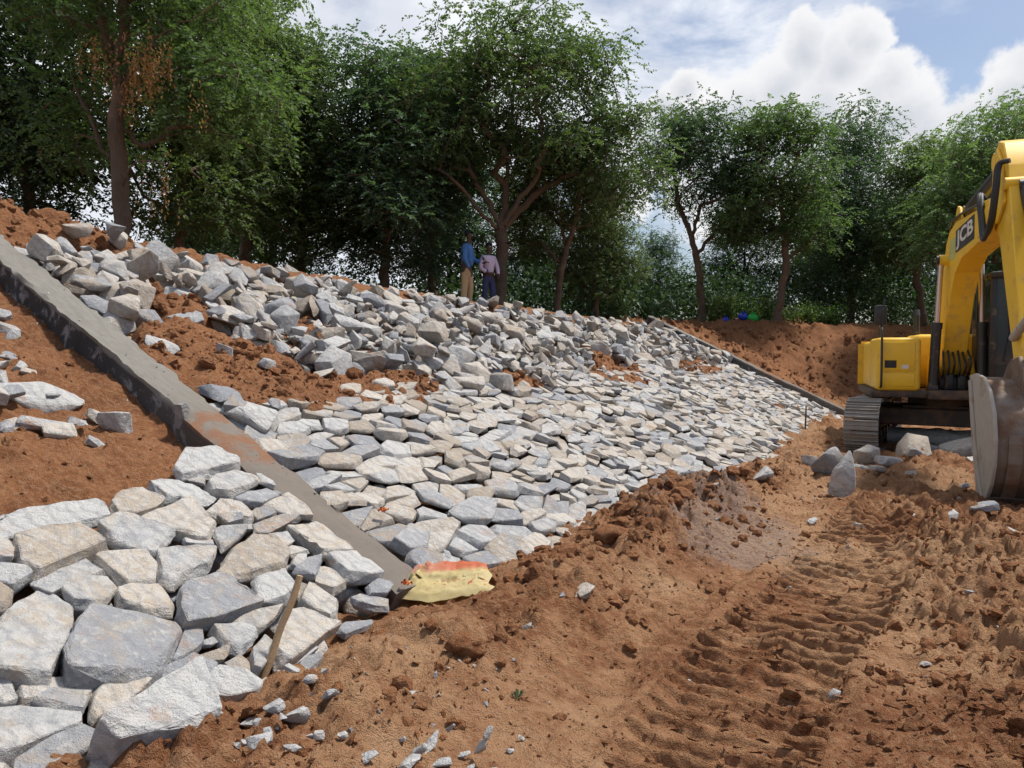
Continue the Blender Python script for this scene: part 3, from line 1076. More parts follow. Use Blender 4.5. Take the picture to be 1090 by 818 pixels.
def add_small(mw, r, rng, flat=0.6):
    pts = []
    for k in range(9):
        v = Vector((rng.gauss(0, 1), rng.gauss(0, 1), rng.gauss(0, 1))).normalized()
        pts.append((v.x * r * rng.uniform(.8, 1.25), v.y * r * rng.uniform(.6, 1.0), v.z * r * flat))
    bm = hull_bm(pts)
    bmesh.ops.triangulate(bm, faces=bm.faces)
    bm.verts.index_update()
    base = len(RV)
    rr = rng.random()
    RV.extend([tuple(mw @ v.co) for v in bm.verts])
    for f in bm.faces:
        RF.append([base + v.index for v in f.verts])
        RA.append(rr)
    bm.free()


for i in range(1500):
    u = rng.uniform(u_lo, u_hi)
    s = rng.uniform(-0.2, float(laid_top(u)) + 0.05)
    add_small(bank_frame(u, s, -0.10 + rng.uniform(-.03, .02)) @ Matrix.Rotation(rng.uniform(0, 6.28), 4, 'Z'), rng.uniform(.06, .12), rng)
me = mesh_np('packing_stones', RV, RF)
face_attr(me, RA)
o = link('packing_stones', me, M_STONE)
adopt(o, main_panel)
tag(o, kind='stuff')

# ---- loose rubble: boulders dropped one after another onto a height map of the bank
RES = 0.045
HU0, HU1, HS0, HS1 = -2.0, 17.0, -4.5, 8.0
hu = np.arange(HU0, HU1, RES)
hs = np.arange(HS0, HS1, RES)
UU, SS = np.meshgrid(hu, hs, indexing='ij')
XX, YY = to_xy(UU, SS)
HM = ground_z(XX, YY)
# laid stones and beam occupy the plane
laidm = ((UU > U_BEAM - BEAM_W / 2) & (UU < u_hi) & (SS > -0.15) & (SS < laid_top(UU)))
HM = np.where(laidm, np.maximum(HM, K * SS + 0.05), HM)
HM = np.where((np.abs(UU - U_BEAM) < BEAM_W / 2) & (SS > S_BEAM0) & (SS < 7.2), np.maximum(HM, K * SS + 0.04), HM)

PM = patch_mask(UU, SS)
LT = laid_top(hu)
NVAR = 30
VAR = []
for k in range(NVAR):
    rng = random.Random(200 + k)
    kind = k % 3
    ax = [(1.0, 0.72, 0.52), (1.0, 0.62, 0.36), (0.95, 0.85, 0.68)][kind]
    pts = []
    # a box-like block with its corners knocked off at random planes
    for m in range(16 if k % 2 else 11):
        v = Vector((rng.uniform(-1, 1), rng.uniform(-1, 1), rng.uniform(-1, 1)))
        f = max(abs(v.x), abs(v.y), abs(v.z))
        v = v / f * rng.uniform(0.8, 1.0)
        v = v.lerp(v.normalized() * 1.1, 0.35)
        pts.append((v.x * ax[0] * 0.5, v.y * ax[1] * 0.5, v.z * ax[2] * 0.5))
    bm = hull_bm(pts)
    rough_up(bm, 0.018, 1, 0.020, 3.0, k)
    me = bm_mesh(bm, 'boulder', True, R(28))
    me.materials.append(M_STONE)
    co = np.empty(len(me.vertices) * 3, np.float32)
    me.vertices.foreach_get('co', co)
    co = co.reshape(-1, 3)
    me.calc_loop_triangles()
    tri = np.array([t.vertices[:] for t in me.loop_triangles])
    a, b, c = co[tri[:, 0]], co[tri[:, 1]], co[tri[:, 2]]
    sam = [co]
    for (w0, w1, w2) in ((.34, .33, .33), (.6, .2, .2), (.2, .6, .2), (.2, .2, .6)):
        sam.append(a * w0 + b * w1 + c * w2)
    bm = hull_bm(pts)
    rough_up(bm, 0.016, 0, 0, 3.0, k)
    bm.verts.index_update()
    lco = np.array([v.co[:] for v in bm.verts])
    ltri = np.array([[v.index for v in f.verts] for f in bm.faces])
    bm.free()
    VAR.append((me, np.concatenate(sam), lco, ltri))


def drop(var, scale, rot, u, s, quant=0.8, lift=0.0):
    """rest height of a stone on the height map; updates the map; returns its matrix"""
    me, sam, co, tri = VAR[var]
    Rm = rot.to_3x3()
    Rn = np.array(Rm)
    p = (sam * np.array(scale)) @ Rn.T
    du = p[:, 0] * TX + p[:, 1] * TY
    ds = p[:, 0] * NX + p[:, 1] * NY
    iu = np.clip(((u + du - HU0) / RES).astype(int), 0, len(hu) - 1)
    is_ = np.clip(((s + ds - HS0) / RES).astype(int), 0, len(hs) - 1)
    gap = HM[iu, is_] - p[:, 2]
    low = p[:, 2] < np.median(p[:, 2])
    z = float(np.quantile(gap[low], quant)) + lift
    np.maximum.at(HM, (iu, is_), p[:, 2] + z)
    x, y = to_xy(u, s)
    m = Matrix.Translation((x, y, z)) @ Rm.to_4x4() @ Matrix.Diagonal((*scale, 1))
    return m


def rand_rot(rng, spread, upright=0.0):
    """random heading, flat side roughly on the bank, tipped by spread"""
    c, sn = math.cos(THETA), math.sin(THETA)
    base = Matrix((Vector((NX * c, NY * c, sn)), Vector((-TX, -TY, 0)), Vector((-NX * sn, -NY * sn, c)))).transposed()
    ax = Vector((rng.uniform(-1, 1), rng.uniform(-1, 1), 0)).normalized()
    return base @ Matrix.Rotation(rng.gauss(0, spread), 3, ax) @ Matrix.Rotation(rng.uniform(0, 6.283), 3, 'Z')


def rubble_ok(u, s, rng):
    lo = LT[min(len(hu) - 1, int((u - HU0) / RES))] + 0.02
    zc = float(np.interp(u, CREST_U, CREST_Z))
    hi = zc / K - 0.30 + 0.35 * float(vnoise(u * 0.9, 0.5, 55))
    if u < U_BEAM + 1.1:
        hi -= 0.9 * (1 - (u - U_BEAM) / 1.1)
    if not (lo < s < hi):
        return False
    if u < U_BEAM + BEAM_W / 2 + 0.12 or u > U_FAR - 0.2 + 0.1 * (s - 2):
        return False
    if PM[min(len(hu) - 1, int((u - HU0) / RES)), min(len(hs) - 1, int((s - HS0) / RES))] > 0.12 and rng.random() > 0.03:
        return False
    return True


rng = random.Random(12)
rub = []
NR = 1600
for i in range(NR):
    best = None
    for k in range(8):
        u = rng.uniform(U_BEAM + 0.3, U_FAR - 0.1)
        if rng.random() < 0.25:
            u = rng.uniform(U_BEAM + 0.3, U_BEAM + 6)
        s = rng.uniform(2.2, 7.2)
        if not rubble_ok(u, s, rng):
            continue
        iu, is_ = int((u - HU0) / RES), int((s - HS0) / RES)
        zc = float(np.interp(u, CREST_U, CREST_Z))
        lvl = HM[max(0, iu - 3):iu + 4, max(0, is_ - 3):is_ + 4].mean() - min(K * s, zc + 0.05)
        if best is None or lvl < best[0]:
            best = (lvl, u, s)
    if best is None or best[0] > (0.30 if best[2] < float(np.interp(best[1], CREST_U, CREST_Z)) / K - 1.0 else 0.0):
        continue
    _, u, s = best
    big = 1.0 if i < 700 else 0.8
    sz = rng.choice((0.20, 0.25, 0.30, 0.36, 0.44)) * rng.uniform(0.85, 1.2) * big
    if u < U_BEAM + 2.5 and s > 4.0:
        sz *= 1.12
    var = rng.randrange(NVAR)
    sc = (sz * rng.uniform(.9, 1.15), sz * rng.uniform(.85, 1.1), sz * rng.uniform(.75, 1.1))
    m = drop(var, sc, rand_rot(rng, 0.42), u, s, 0.66)
    x, y, z = m.translation
    rub.append((sz * sz / (x * x + y * y) * (1.4 if i > 520 else 1.0), var, m, u, s))
rub.sort(key=lambda r: -r[0])
print('rubble stones', len(rub), time.time() - T0)
RV, RF, RA = [], [], []
base = 0
ZONE = ['in the rubble on the mid bank', 'in the rubble beside the beam', 'just above the hand-laid stones', 'on the rubble rim against the trees']
FORM = ['wedge-shaped', 'flat slab-like', 'blocky']


def tint_word(r):
    r2 = (r * 7.31) % 1.0
    if r > 0.62:
        return 'tan'
    return 'pale grey' if r2 > 0.55 else 'bluish grey'


for rank, (_, var, m, u, s) in enumerate(rub):
    me, sam, co, tri = VAR[var]
    if rank < 290:
        o = bpy.data.objects.new('loose_boulder', me)
        COL.objects.link(o)
        o.matrix_world = m
        tr = (rank * 0.6180339) % 1.0
        o.color = (tr, 1, 1, 1)
        zc = float(np.interp(u, CREST_U, CREST_Z))
        zn = 3 if s > zc / K - 0.5 else (2 if s < float(laid_top(u)) + 0.5 else (1 if u < U_BEAM + 1.3 else 0))
        big = m.to_scale().x
        sw = 'large' if big > 0.42 else ('small' if big < 0.30 else 'medium')
        tag(o, '%s %s %s granite boulder %s' % (sw, tint_word(tr), FORM[var % 3], ZONE[zn]), 'boulder', 'loose granite boulders of the rubble heap')
    else:
        mm = np.array(m)
        v = co @ mm[:3, :3].T + mm[:3, 3]
        RV.append(v)
        RF.append(tri + base)
        RA.append(np.full(len(tri), (rank * 0.6180339) % 1.0))
        base += len(v)
me = mesh_np('rubble', np.concatenate(RV), np.concatenate(RF), False)
face_attr(me, np.concatenate(RA))
o = link('rubble', me, M_STONE)
tag(o, 'mass of smaller grey rubble filling the heap on the bank', 'rubble', kind='stuff')

print('stones done', time.time() - T0)
# ------------------------------------------------------------------ soil clods and pebbles (nobody could count them)
def ico(sub, seed, amp):
    bm = bmesh.new()
    bmesh.ops.create_icosphere(bm, subdivisions=sub, radius=1.0)
    off = Vector((seed * 3.1, seed * 1.7, seed * 0.9))
    for v in bm.verts:
        n = mnoise.noise(v.co * 1.3 + off) + 0.7 * mnoise.noise(v.co * 2.6 + off) + 0.4 * mnoise.noise(v.co * 5.5 + off)
        v.co *= 1 + amp * n
    bm.verts.index_update()
    Vv = np.array([v.co[:] for v in bm.verts])
    Ff = np.array([[v.index for v in f.verts] for f in bm.faces])
    bm.free()
    return Vv, Ff


LUMP_HI = [ico(2, k, 0.45) for k in range(6)]
LUMP_LO = []
for k in range(10):
    rng = random.Random(360 + k)
    bm = hull_bm([(rng.uniform(-1, 1), rng.uniform(-.9, .9), rng.uniform(-.7, .7)) for q in range(11)])
    bmesh.ops.triangulate(bm, faces=bm.faces)
    bm.verts.index_update()
    LUMP_LO.append((np.array([v.co[:] for v in bm.verts]), np.array([[v.index for v in f.verts] for f in bm.faces])))
    bm.free()


def rotm(rs):
    q = rs.normal(size=4)
    q /= np.linalg.norm(q)
    w, x, y, z = q
    return np.array([[1 - 2 * (y * y + z * z), 2 * (x * y - z * w), 2 * (x * z + y * w)],
                     [2 * (x * y + z * w), 1 - 2 * (x * x + z * z), 2 * (y * z - x * w)],
                     [2 * (x * z - y * w), 2 * (y * z + x * w), 1 - 2 * (x * x + y * y)]])


rs = np.random.RandomState(5)
CL = []


def cl_region(n, fn, rmin, rmax, power=2.2):
    k = 0
    while k < n:
        u, s = fn()
        r = rmin * (1 - rs.rand() * (1 - (rmin / rmax) ** power)) ** (-1 / power)
        CL.append((u, s, min(r, rmax)))
        k += 1


cl_region(1500, lambda: (rs.uniform(-1.2, 8.5), -0.55 + rs.normal() * 0.38), 0.012, 0.085)
cl_region(500, lambda: (4.0 + rs.normal() * 1.0, -0.35 + rs.normal() * 0.22), 0.02, 0.11, 1.6)
cl_region(6500, lambda: (rs.uniform(-1.8, 7), rs.uniform(-4.5, -0.6)), 0.006, 0.035, 2.4)
cl_region(1900, lambda: (rs.uniform(-1.8, 6), -2.85 + rs.normal() * 0.42), 0.010, 0.065, 1.9)
cl_region(500, lambda: (rs.uniform(-2, U_BEAM - 0.3), rs.uniform(1.6, 5.8)), 0.010, 0.05)
for (u0, s0, du, ds) in PATCH:
    cl_region(int(420 * du * ds) + 30, lambda: (u0 + rs.uniform(-1, 1) * du, s0 + rs.uniform(-1, 1) * ds), 0.014, 0.085, 1.7)
cl_region(420, lambda: (U_BEAM + 0.3 + rs.normal() * 0.9, 6.2 + rs.normal() * 0.45), 0.02, 0.12, 1.6)
cl_region(800, lambda: (rs.uniform(6, 12), rs.uniform(-4.0, 0.2)), 0.012, 0.06)
cl_region(900, lambda: to_us(rs.uniform(4, 12), rs.uniform(18.5, 23.2)), 0.03, 0.16, 2.0)
u_ = np.array([c[0] for c in CL])
s_ = np.array([c[1] for c in CL])
okm = ~((np.abs(u_ - U_BEAM) < BEAM_W / 2 + 0.03) & (s_ > S_BEAM0 - 0.05) & (s_ < 7.2))
okm &= ~((s_ > 0.0) & (s_ < near_edge(u_)) & (u_ < U_BEAM))
x_, y_ = to_xy(u_, s_)
z_ = ground_z(x_, y_)
CV, CF, base = [], [], 0
for i in range(len(CL)):
    if not okm[i]:
        continue
    r = CL[i][2]
    Vv, Ff = LUMP_HI[i % 6] if r > 0.03 else LUMP_LO[i % 10]
    v = (Vv * np.array([1, rs.uniform(.65, 1), rs.uniform(.5, .85)]) * r) @ rotm(rs).T + np.array([x_[i], y_[i], z_[i] + r * 0.08])
    CV.append(v)
    CF.append(Ff + base)
    base += len(v)
# flat flakes squeezed up by the track bars, lying across the trail
FL = []
for (sc_, hw_, n_) in ((-1.95, .42, 420), (-2.85, .4, 420), (-2.5, .5, 300)):
    for k in range(n_):
        FL.append((rs.uniform(-1.4, 5.5), sc_ + rs.uniform(-1, 1) * hw_))
fu, fs = np.array([f[0] for f in FL]), np.array([f[1] for f in FL])
fx_, fy_ = to_xy(fu, fs)
fz_ = ground_z(fx_, fy_)
for i in range(len(FL)):
    L_ = rs.uniform(.03, .11) * (1 - .3 * rs.rand())
    Vv, Ff = LUMP_LO[rs.randint(10)]
    v = Vv * np.array([L_ * .5, L_ * rs.uniform(.14, .24), L_ * rs.uniform(.08, .16)])
    a_ = math.atan2(NY, NX) + rs.normal() * .28
    t_ = rs.normal() * .3
    Rz = np.array([[math.cos(a_), -math.sin(a_), 0], [math.sin(a_), math.cos(a_), 0], [0, 0, 1]])
    Rx = np.array([[1, 0, 0], [0, math.cos(t_), -math.sin(t_)], [0, math.sin(t_), math.cos(t_)]])
    v = v @ (Rz @ Rx).T + np.array([fx_[i], fy_[i], fz_[i] + L_ * .05])
    CV.append(v)
    CF.append(Ff + base)
    base += len(v)
o = link('soil_clods', mesh_np('soil_clods', np.concatenate(CV), np.concatenate(CF), False), M_CLOD)
tag(o, 'crumbled red brown clods lying over the dug soil', 'soil', kind='stuff')

# grey gravel chips trodden into the yard
CV, CF, CA, base = [], [], [], 0
CH = []
for k in range(10):
    rng = random.Random(60 + k)
    bm = hull_bm([(rng.uniform(-1, 1), rng.uniform(-.8, .8), rng.uniform(-.6, .6)) for q in range(9)])
    bmesh.ops.triangulate(bm, faces=bm.faces)
    bm.verts.index_update()
    CH.append((np.array([v.co[:] for v in bm.verts]), np.array([[v.index for v in f.verts] for f in bm.faces])))
    bm.free()
PB = []
for k in range(150):
    PB.append((rs.uniform(-1.5, 1.2), -0.65 + rs.normal() * 0.3))
for k in range(170):
    PB.append((rs.uniform(-1.5, 8), rs.uniform(-4.4, -0.2)))
for k in range(170):
    PB.append((6.5 + rs.normal() * 2.2, -2.4 + rs.normal() * 1.0))
for k in range(150):
    PB.append((rs.uniform(5, 13), -0.25 + rs.normal() * 0.25))
for k in range(120):
    PB.append((rs.uniform(-1.5, U_BEAM), rs.uniform(1.8, 5.5)))
for k in range(60):
    PB.append((U_BEAM + rs.uniform(-.19, .19), rs.uniform(0.3, 5)))
pbx, pby = to_xy(np.array([b[0] for b in PB]), np.array([b[1] for b in PB]))
pbz = ground_z(pbx, pby)
for (u, s), x, y, zg in zip(PB, pbx, pby, pbz):
    onb = abs(u - U_BEAM) < BEAM_W / 2 and s > S_BEAM0
    r = 0.006 + 0.018 * rs.rand() ** 2.5
    z = K * s + 0.035 if onb else zg
    Vv, Ff = CH[rs.randint(10)]
    if onb:
        r *= 0.6
    v = (Vv * r) @ rotm(rs).T + np.array([x, y, z + r * 0.15])
    CV.append(v)
    CF.append(Ff + base)
    CA.append(np.full(len(Ff), rs.rand()))
    base += len(v)
me = mesh_np('gravel', np.concatenate(CV), np.concatenate(CF))
face_attr(me, np.concatenate(CA))
o = link('gravel', me, M_STONE)
tag(o, 'small grey gravel chips trodden into the red soil', 'gravel', kind='stuff')

# ------------------------------------------------------------------ single loose stones, at the pixels where they lie
def loose(px, py, wpx, label, group=None, hfac=0.6, bank=False, var=None, spread=0.4, tint=None, upright=False, name='loose_stone', seed=0, dzb=-0.2):
    rng = random.Random(int(px * 7 + py * 13) + seed)
    if bank:
        u, s = on_bank(px, py, dzb)
        x, y = to_xy(u, s)
    else:
        x, y = on_level(px, py, 0.05)
        u, s = to_us(x, y)
    w = wpx / FPX * math.hypot(x, y) * 1.08
    if var is None:
        var = rng.randrange(NVAR)
    if upright:
        sc = (w * hfac, w, w)
        rot = Matrix.Rotation(rng.uniform(-.25, .25) if name == 'boulder' or bank else rng.uniform(-.9, .9), 3, 'X') @ Matrix.Rotation(R(-80) if name == 'boulder' or bank else R(rng.uniform(-75, -25)), 3, 'Y') @ Matrix.Rotation(rng.uniform(0, 6), 3, 'X')
    else:
        sc = (w, w * rng.uniform(.8, 1.1), w * rng.uniform(.8, 1.1) * hfac / 0.6)
        rot = Matrix.Rotation(rng.uniform(-.5, .5), 3, 'Z') @ Matrix.Rotation(rng.gauss(0, spread * 0.5), 3, 'X') @ Matrix.Rotation(rng.gauss(0, spread * 0.5), 3, 'Y')
        if bank:
            rot = rand_rot(rng, spread * 0.4)
            rot = rot @ Matrix.Rotation(0, 3, 'Z')
    m = drop(var, sc, rot, u, s, 0.65, -0.012 if bank else 0.004)
    o = bpy.data.objects.new(name, VAR[var][0])
    COL.objects.link(o)
    o.matrix_world = m
    o.color = (tint if tint is not None else rng.random(), 1, 1, 1)
    tag(o, label, 'stone', group)
    return o


# a pointed block for the rock that stands on end (its long axis is local x)
bm = hull_bm([(.52, .02, .03), (.40, -.13, .08), (.30, .16, -.10), (.05, .33, .22), (0, -.36, .18), (-.05, .30, -.30), (-.1, -.28, -.26), (-.46, .36, .10), (-.5, -.30, .22), (-.46, .05, -.34), (-.42, -.36, -.12), (.12, .1, .34)])
rough_up(bm, .018, 2, .022, 3.5, 5)
me = bm_mesh(bm, 'boulder', True, R(28))
me.materials.append(M_STONE)
co = np.empty(len(me.vertices) * 3, np.float32)
me.vertices.foreach_get('co', co)
co = co.reshape(-1, 3)
VAR.append((me, co, co, None))
POINTED = len(VAR) - 1
G1 = 'pale chips on the soil below the laid blocks'
for (px, py, w) in [(311, 751, 17), (330, 760, 20), (316, 780, 31), (293, 777, 24), (278, 783, 18), (268, 764, 22), (262, 804, 18), (276, 810, 28), (311, 812, 20), (352, 768, 19),
                    (393, 815, 20), (300, 790, 12), (340, 790, 14), (325, 800, 12), (365, 800, 12), (300, 760, 11), (285, 800, 10)]:
    loose(px, py, w, 'small pale stone chip on the red soil at the foot of the large laid blocks', G1, tint=random.Random(px).choice((.08, .13, .22, .36)))
G2 = 'splintered white chips heaped on the soil'
for k, (px, py, w, h) in enumerate([(459, 792, 15, 2.4), (470, 805, 24, .8), (494, 795, 14, .9), (511, 798, 14, 2.0), (499, 811, 9, 2.2), (529, 808, 20, .6), (436, 811, 27, .7), (427, 792, 9, 1.6), (447, 800, 14, 1.5), (480, 790, 8, 2.0), (520, 800, 10, 1.8)]):
    loose(px, py, w, 'splintered white stone sliver in the small pile of bright chips on the soil', G2, hfac=h * 0.6 if h < 1.2 else h, upright=h > 1.2, tint=.13)
for (px, py, w, lab, tn) in [
        (543, 783, 10, 'tiny white chip on the soil beside the pile of splintered slivers', .13),
        (555, 772, 9, 'tiny white flake on the soil beyond the pile of splintered slivers', .13),
        (621, 656, 29, 'pinkish flat stone lying alone on the smooth soil slope', .75),
        (599, 661, 9, 'tiny grey pebble beside the pinkish flat stone', .3),
        (561, 683, 15, 'small tan stone pressed into the soil below the pinkish one', .8),
        (889, 725, 14, 'grey shard lying on the bar marks of the crawler trail', .3),
        (811, 524, 24, 'flat white stone on the soil near the stone apron toe', .13),
        (786, 518, 18, 'small white stone at the soil edge of the stone apron', .13),
        (865, 556, 12, 'small white chip on the soil below the upright rock', .13),
        (911, 558, 14, 'cream chip on the soil between upright rock and bucket', .8),
        (968, 546, 17, 'pale flat chip on the soil a step from the bucket', .13),
        (970, 517, 11, 'white chip on the soil below the tan boulder', .13),
        (1008, 566, 22, 'pale grey stone with a white cap beside the bucket', .36),
        (1071, 577, 28, 'flat tan stone under the bucket teeth', .8),
        (1026, 527, 12, 'bright white chip against the bucket side', .13),
        (1046, 554, 26, 'bluish flat stone wedged under the bucket corner', .3),
        (1021, 486, 32, 'brown soil-stained slab beside the bucket', .95),
        (1008, 479, 14, 'small grey stone behind the brown slab', .3),
        (1034, 497, 14, 'small tan stone hard against the bucket side', .8),
        (730, 540, 12, 'small stone on the grey slurry patch by the apron', .36),
        (760, 553, 10, 'small pebble on the grey slurry patch by the apron', .3),
        (985, 705, 12, 'small chip in the rough clods of the yard', .36),
        (1030, 640, 12, 'pale chip in the rough clods of the yard', .13)]:
    loose(px, py, w, lab, tint=tn)
# rocks in front of the crawler track
loose(967, 494, 48, 'big rounded tan boulder in front of the crawler track', hfac=0.62, var=2, tint=.86, name='boulder')
loose(899, 527, 30, 'upright pointed white rock standing on the soil in front of the crawler track', hfac=1.5, upright=True, var=POINTED, tint=.13, name='boulder')
loose(880, 514, 32, 'squat grey rock leaning beside the upright pointed rock', tint=.3, name='boulder', hfac=.75)
loose(924, 499, 26, 'cream wedge of rock between upright rock and tan boulder', tint=.8, name='boulder', hfac=.8)
loose(916, 506, 18, 'small white rock at the foot of the cream wedge', tint=.13)
loose(947, 505, 26, 'flat grey rock lapping the tan boulder', tint=.36)
loose(934, 512, 15, 'small tan rock before the cream wedge', tint=.75)
loose(975, 500, 20, 'grey block set against the tan boulder', tint=.3, hfac=.8)
loose(993, 482, 14, 'small grey cobble behind the tan boulder', tint=.3)
loose(862, 508, 18, 'small grey rock at the end of the rock row by the crawler track', tint=.36)

# stones on the bare soil of the bank beside the black side of the beam
for (px, py, w, h, lab, tn) in [
        (9, 352, 26, .8, 'pale block highest on the bare soil beside the beam', .36),
        (8, 378, 24, .5, 'dark-fronted grey slab on the bare soil beside the beam', .3),
        (37, 421, 78, .45, 'long soil-strewn white slab lying on the bare soil beside the beam', .13),
        (48, 447, 44, .6, 'broad pale slab below the long white slab', .36),
        (16, 452, 30, .7, 'tan stone below the long white slab', .8),
        (9, 432, 26, .7, 'grey stone beside the broad pale slab', .3),
        (79, 443, 17, .7, 'small grey stone at the tip of the broad pale slab', .3),
        (105, 448, 25, .6, 'upturned cream stone on the bare soil', .8),
        (124, 460, 32, .6, 'oval white stone next to the upturned cream stone', .13),
        (103, 477, 21, .7, 'lone grey stone on the bare soil', .36),
        (4, 462, 18, .7, 'grey stone under the tan stone on the bare soil', .3),
        (24, 394, 20, .6, 'small slab between dark-fronted slab and long white slab', .36),
        (62, 462, 30, .5, 'soil-stained slab leaning down the bare soil', .95),
        (2, 405, 20, .7, 'small pale stone above the long white slab', .13)]:
    loose(px, py, w, lab, 'stones on the bare soil beside the beam', hfac=h, bank=True, tint=tn, var=1 if w > 60 else None)
for (px, py, w, tn) in [(2, 334, 22, .36), (14, 362, 16, .30), (-6, 392, 28, .13), (30, 402, 14, .80), (56, 428, 14, .30), (32, 458, 22, .36), (-4, 440, 24, .80), (88, 462, 12, .13)]:
    loose(px, py, w, 'pale stone in the loose scatter on the bare soil beside the beam', 'stones on the bare soil beside the beam', hfac=.6, bank=True, tint=tn)
loose(194, 472, 16, 'narrow upright stone wedged against the side of the beam', hfac=1.9, bank=True, upright=True, tint=.3)
loose(240, 400, 19, 'small white stone lying in the open soil pocket of the rubble', bank=True, tint=.13)
loose(263, 436, 62, 'large flat white block at the lower edge of the soil pocket', hfac=.62, bank=True, var=4, tint=.13, spread=0.1, name='boulder', dzb=0.08)
loose(173, 392, 34, 'thin white slab half buried beside the beam edge', hfac=.35, bank=True, tint=.13)

# soil lumps
for (px, py, w, lab, bank) in [(494, 695, 42, 'big brown lump of packed soil on the dug ridge', False), (650, 590, 34, 'dark brown clod on the crest of the soil ridge', False),
                               (690, 578, 26, 'small dark clod on the crest of the soil ridge', False), (615, 600, 22, 'crumbly clod at the near end of the ridge crest', False)]:
    x, y = on_level(px, py, 0.12)
    r = w / FPX * y * 0.5
    bm = bmesh.new()
    bmesh.ops.create_icosphere(bm, subdivisions=3, radius=1.0)
    for v in bm.verts:
        p = v.co * 1.4 + Vector((px, py, 0))
        d = 1 + 0.4 * mnoise.noise(p) + 0.25 * mnoise.noise(p * 2.6) + 0.12 * mnoise.noise(p * 6)
        v.co = Vector((v.co.x * r * d, v.co.y * r * 0.7 * d, v.co.z * r * 0.62 * d))
    o = link('soil_lump', bm_mesh(bm, 'soil_lump', True), M_CLOD)
    o.location = (x, y, gz(x, y) + r * 0.28)
    tag(o, lab, 'soil lump')
d = at_depth(57, 236, 9.0)
uu, ss_ = to_us(d.x, d.y)
bm = bmesh.new()
bmesh.ops.create_icosphere(bm, subdivisions=3, radius=1.0)
for v in bm.verts:
    p = v.co * 1.3
    q = 1 + 0.35 * mnoise.noise(p) + 0.22 * mnoise.noise(p * 2.6) + 0.1 * mnoise.noise(p * 6)
    v.co = Vector((v.co.x * 0.24 * q, v.co.y * 0.22 * q, v.co.z * 0.17 * q))
o = link('soil_lump', bm_mesh(bm, 'soil_lump', True), M_CLOD)
o.location = (d.x, d.y, gz(d.x, d.y) + 0.07)
tag(o, 'round red soil lump on the heap at the top of the beam', 'soil lump')

# ------------------------------------------------------------------ wooden stake among the laid blocks
M_WOOD = plain('stake_wood', (0.36, 0.245, 0.14), 0.8, 0, 0.3, 60, 0.4)
M_ROD = plain('rusty_rod', (0.10, 0.06, 0.045), 0.8, 0.2, 0.3, 80, 0.2)


def tube(path, rad, seg=10, cap=True):
    """lofted tube; rad a number or list"""
    path = [Vector(p) for p in path]
    n = len(path)
    rad = [rad] * n if isinstance(rad, (int, float)) else rad
    bm = bmesh.new()
    rings = []
    t0 = (path[1] - path[0]).normalized()
    side = t0.orthogonal().normalized()
    for i in range(n):
        t = (path[min(i + 1, n - 1)] - path[max(i - 1, 0)]).normalized()
        side = (side - t * side.dot(t)).normalized()
        up = t.cross(side)
        rings.append([bm.verts.new(path[i] + (side * math.cos(6.28318 * k / seg) + up * math.sin(6.28318 * k / seg)) * rad[i]) for k in range(seg)])
    for i in range(n - 1):
        for k in range(seg):
            bm.faces.new((rings[i][k], rings[i][(k + 1) % seg], rings[i + 1][(k + 1) % seg], rings[i + 1][k]))
    if cap:
        bm.faces.new(rings[0][::-1])
        bm.faces.new(rings[-1])
    return bm


def bezier(pts, n):
    """Catmull-Rom through pts"""
    P = [Vector(p) for p in pts]
    P = [P[0] * 2 - P[1]] + P + [P[-1] * 2 - P[-2]]
    out = []
    for i in range(1, len(P) - 2):
        for k in range(n):
            t = k / n
            a, b, c, d = P[i - 1], P[i], P[i + 1], P[i + 2]
            out.append(0.5 * ((2 * b) + (c - a) * t + (2 * a - 5 * b + 4 * c - d) * t * t + (3 * b - a - 3 * c + d) * t * t * t))
    out.append(P[-2])
    return out


ub, sb = on_bank(281, 712, 0.05)
bx, by = to_xy(ub, sb)
foot = Vector((bx, by, K * sb + 0.02))
top = at_depth(320, 613, foot.y + 0.10) + Vector((0, 0, CAMZ))
pth = [foot.lerp(top, k / 8) + Vector((0.004 * math.sin(k * 1.3), 0, 0)) for k in range(9)]
pth[0] = foot - (top - foot) * 0.12
o = link('wooden_stake', bm_mesh(tube(pth, [.019, .019, .0185, .018, .0175, .018, .017, .0165, .016], 10), 'wooden_stake', True, R(50)), M_WOOD)
tag(o, 'weathered brown wooden stake leaning out of the laid blocks', 'stake')

# thin steel peg at the far toe of the apron
ub, sb = on_bank(857, 455, 0.05)
bx, by = to_xy(ub, sb)
o = link('steel_peg', bm_mesh(tube([(bx, by, K * sb - 0.1), (bx + .01, by, K * sb + 0.3), (bx + .015, by, K * sb + 0.46)], 0.016, 8), 'steel_peg', True), M_ROD)
tag(o, 'thin dark steel peg standing in the stones near the far toe', 'peg')

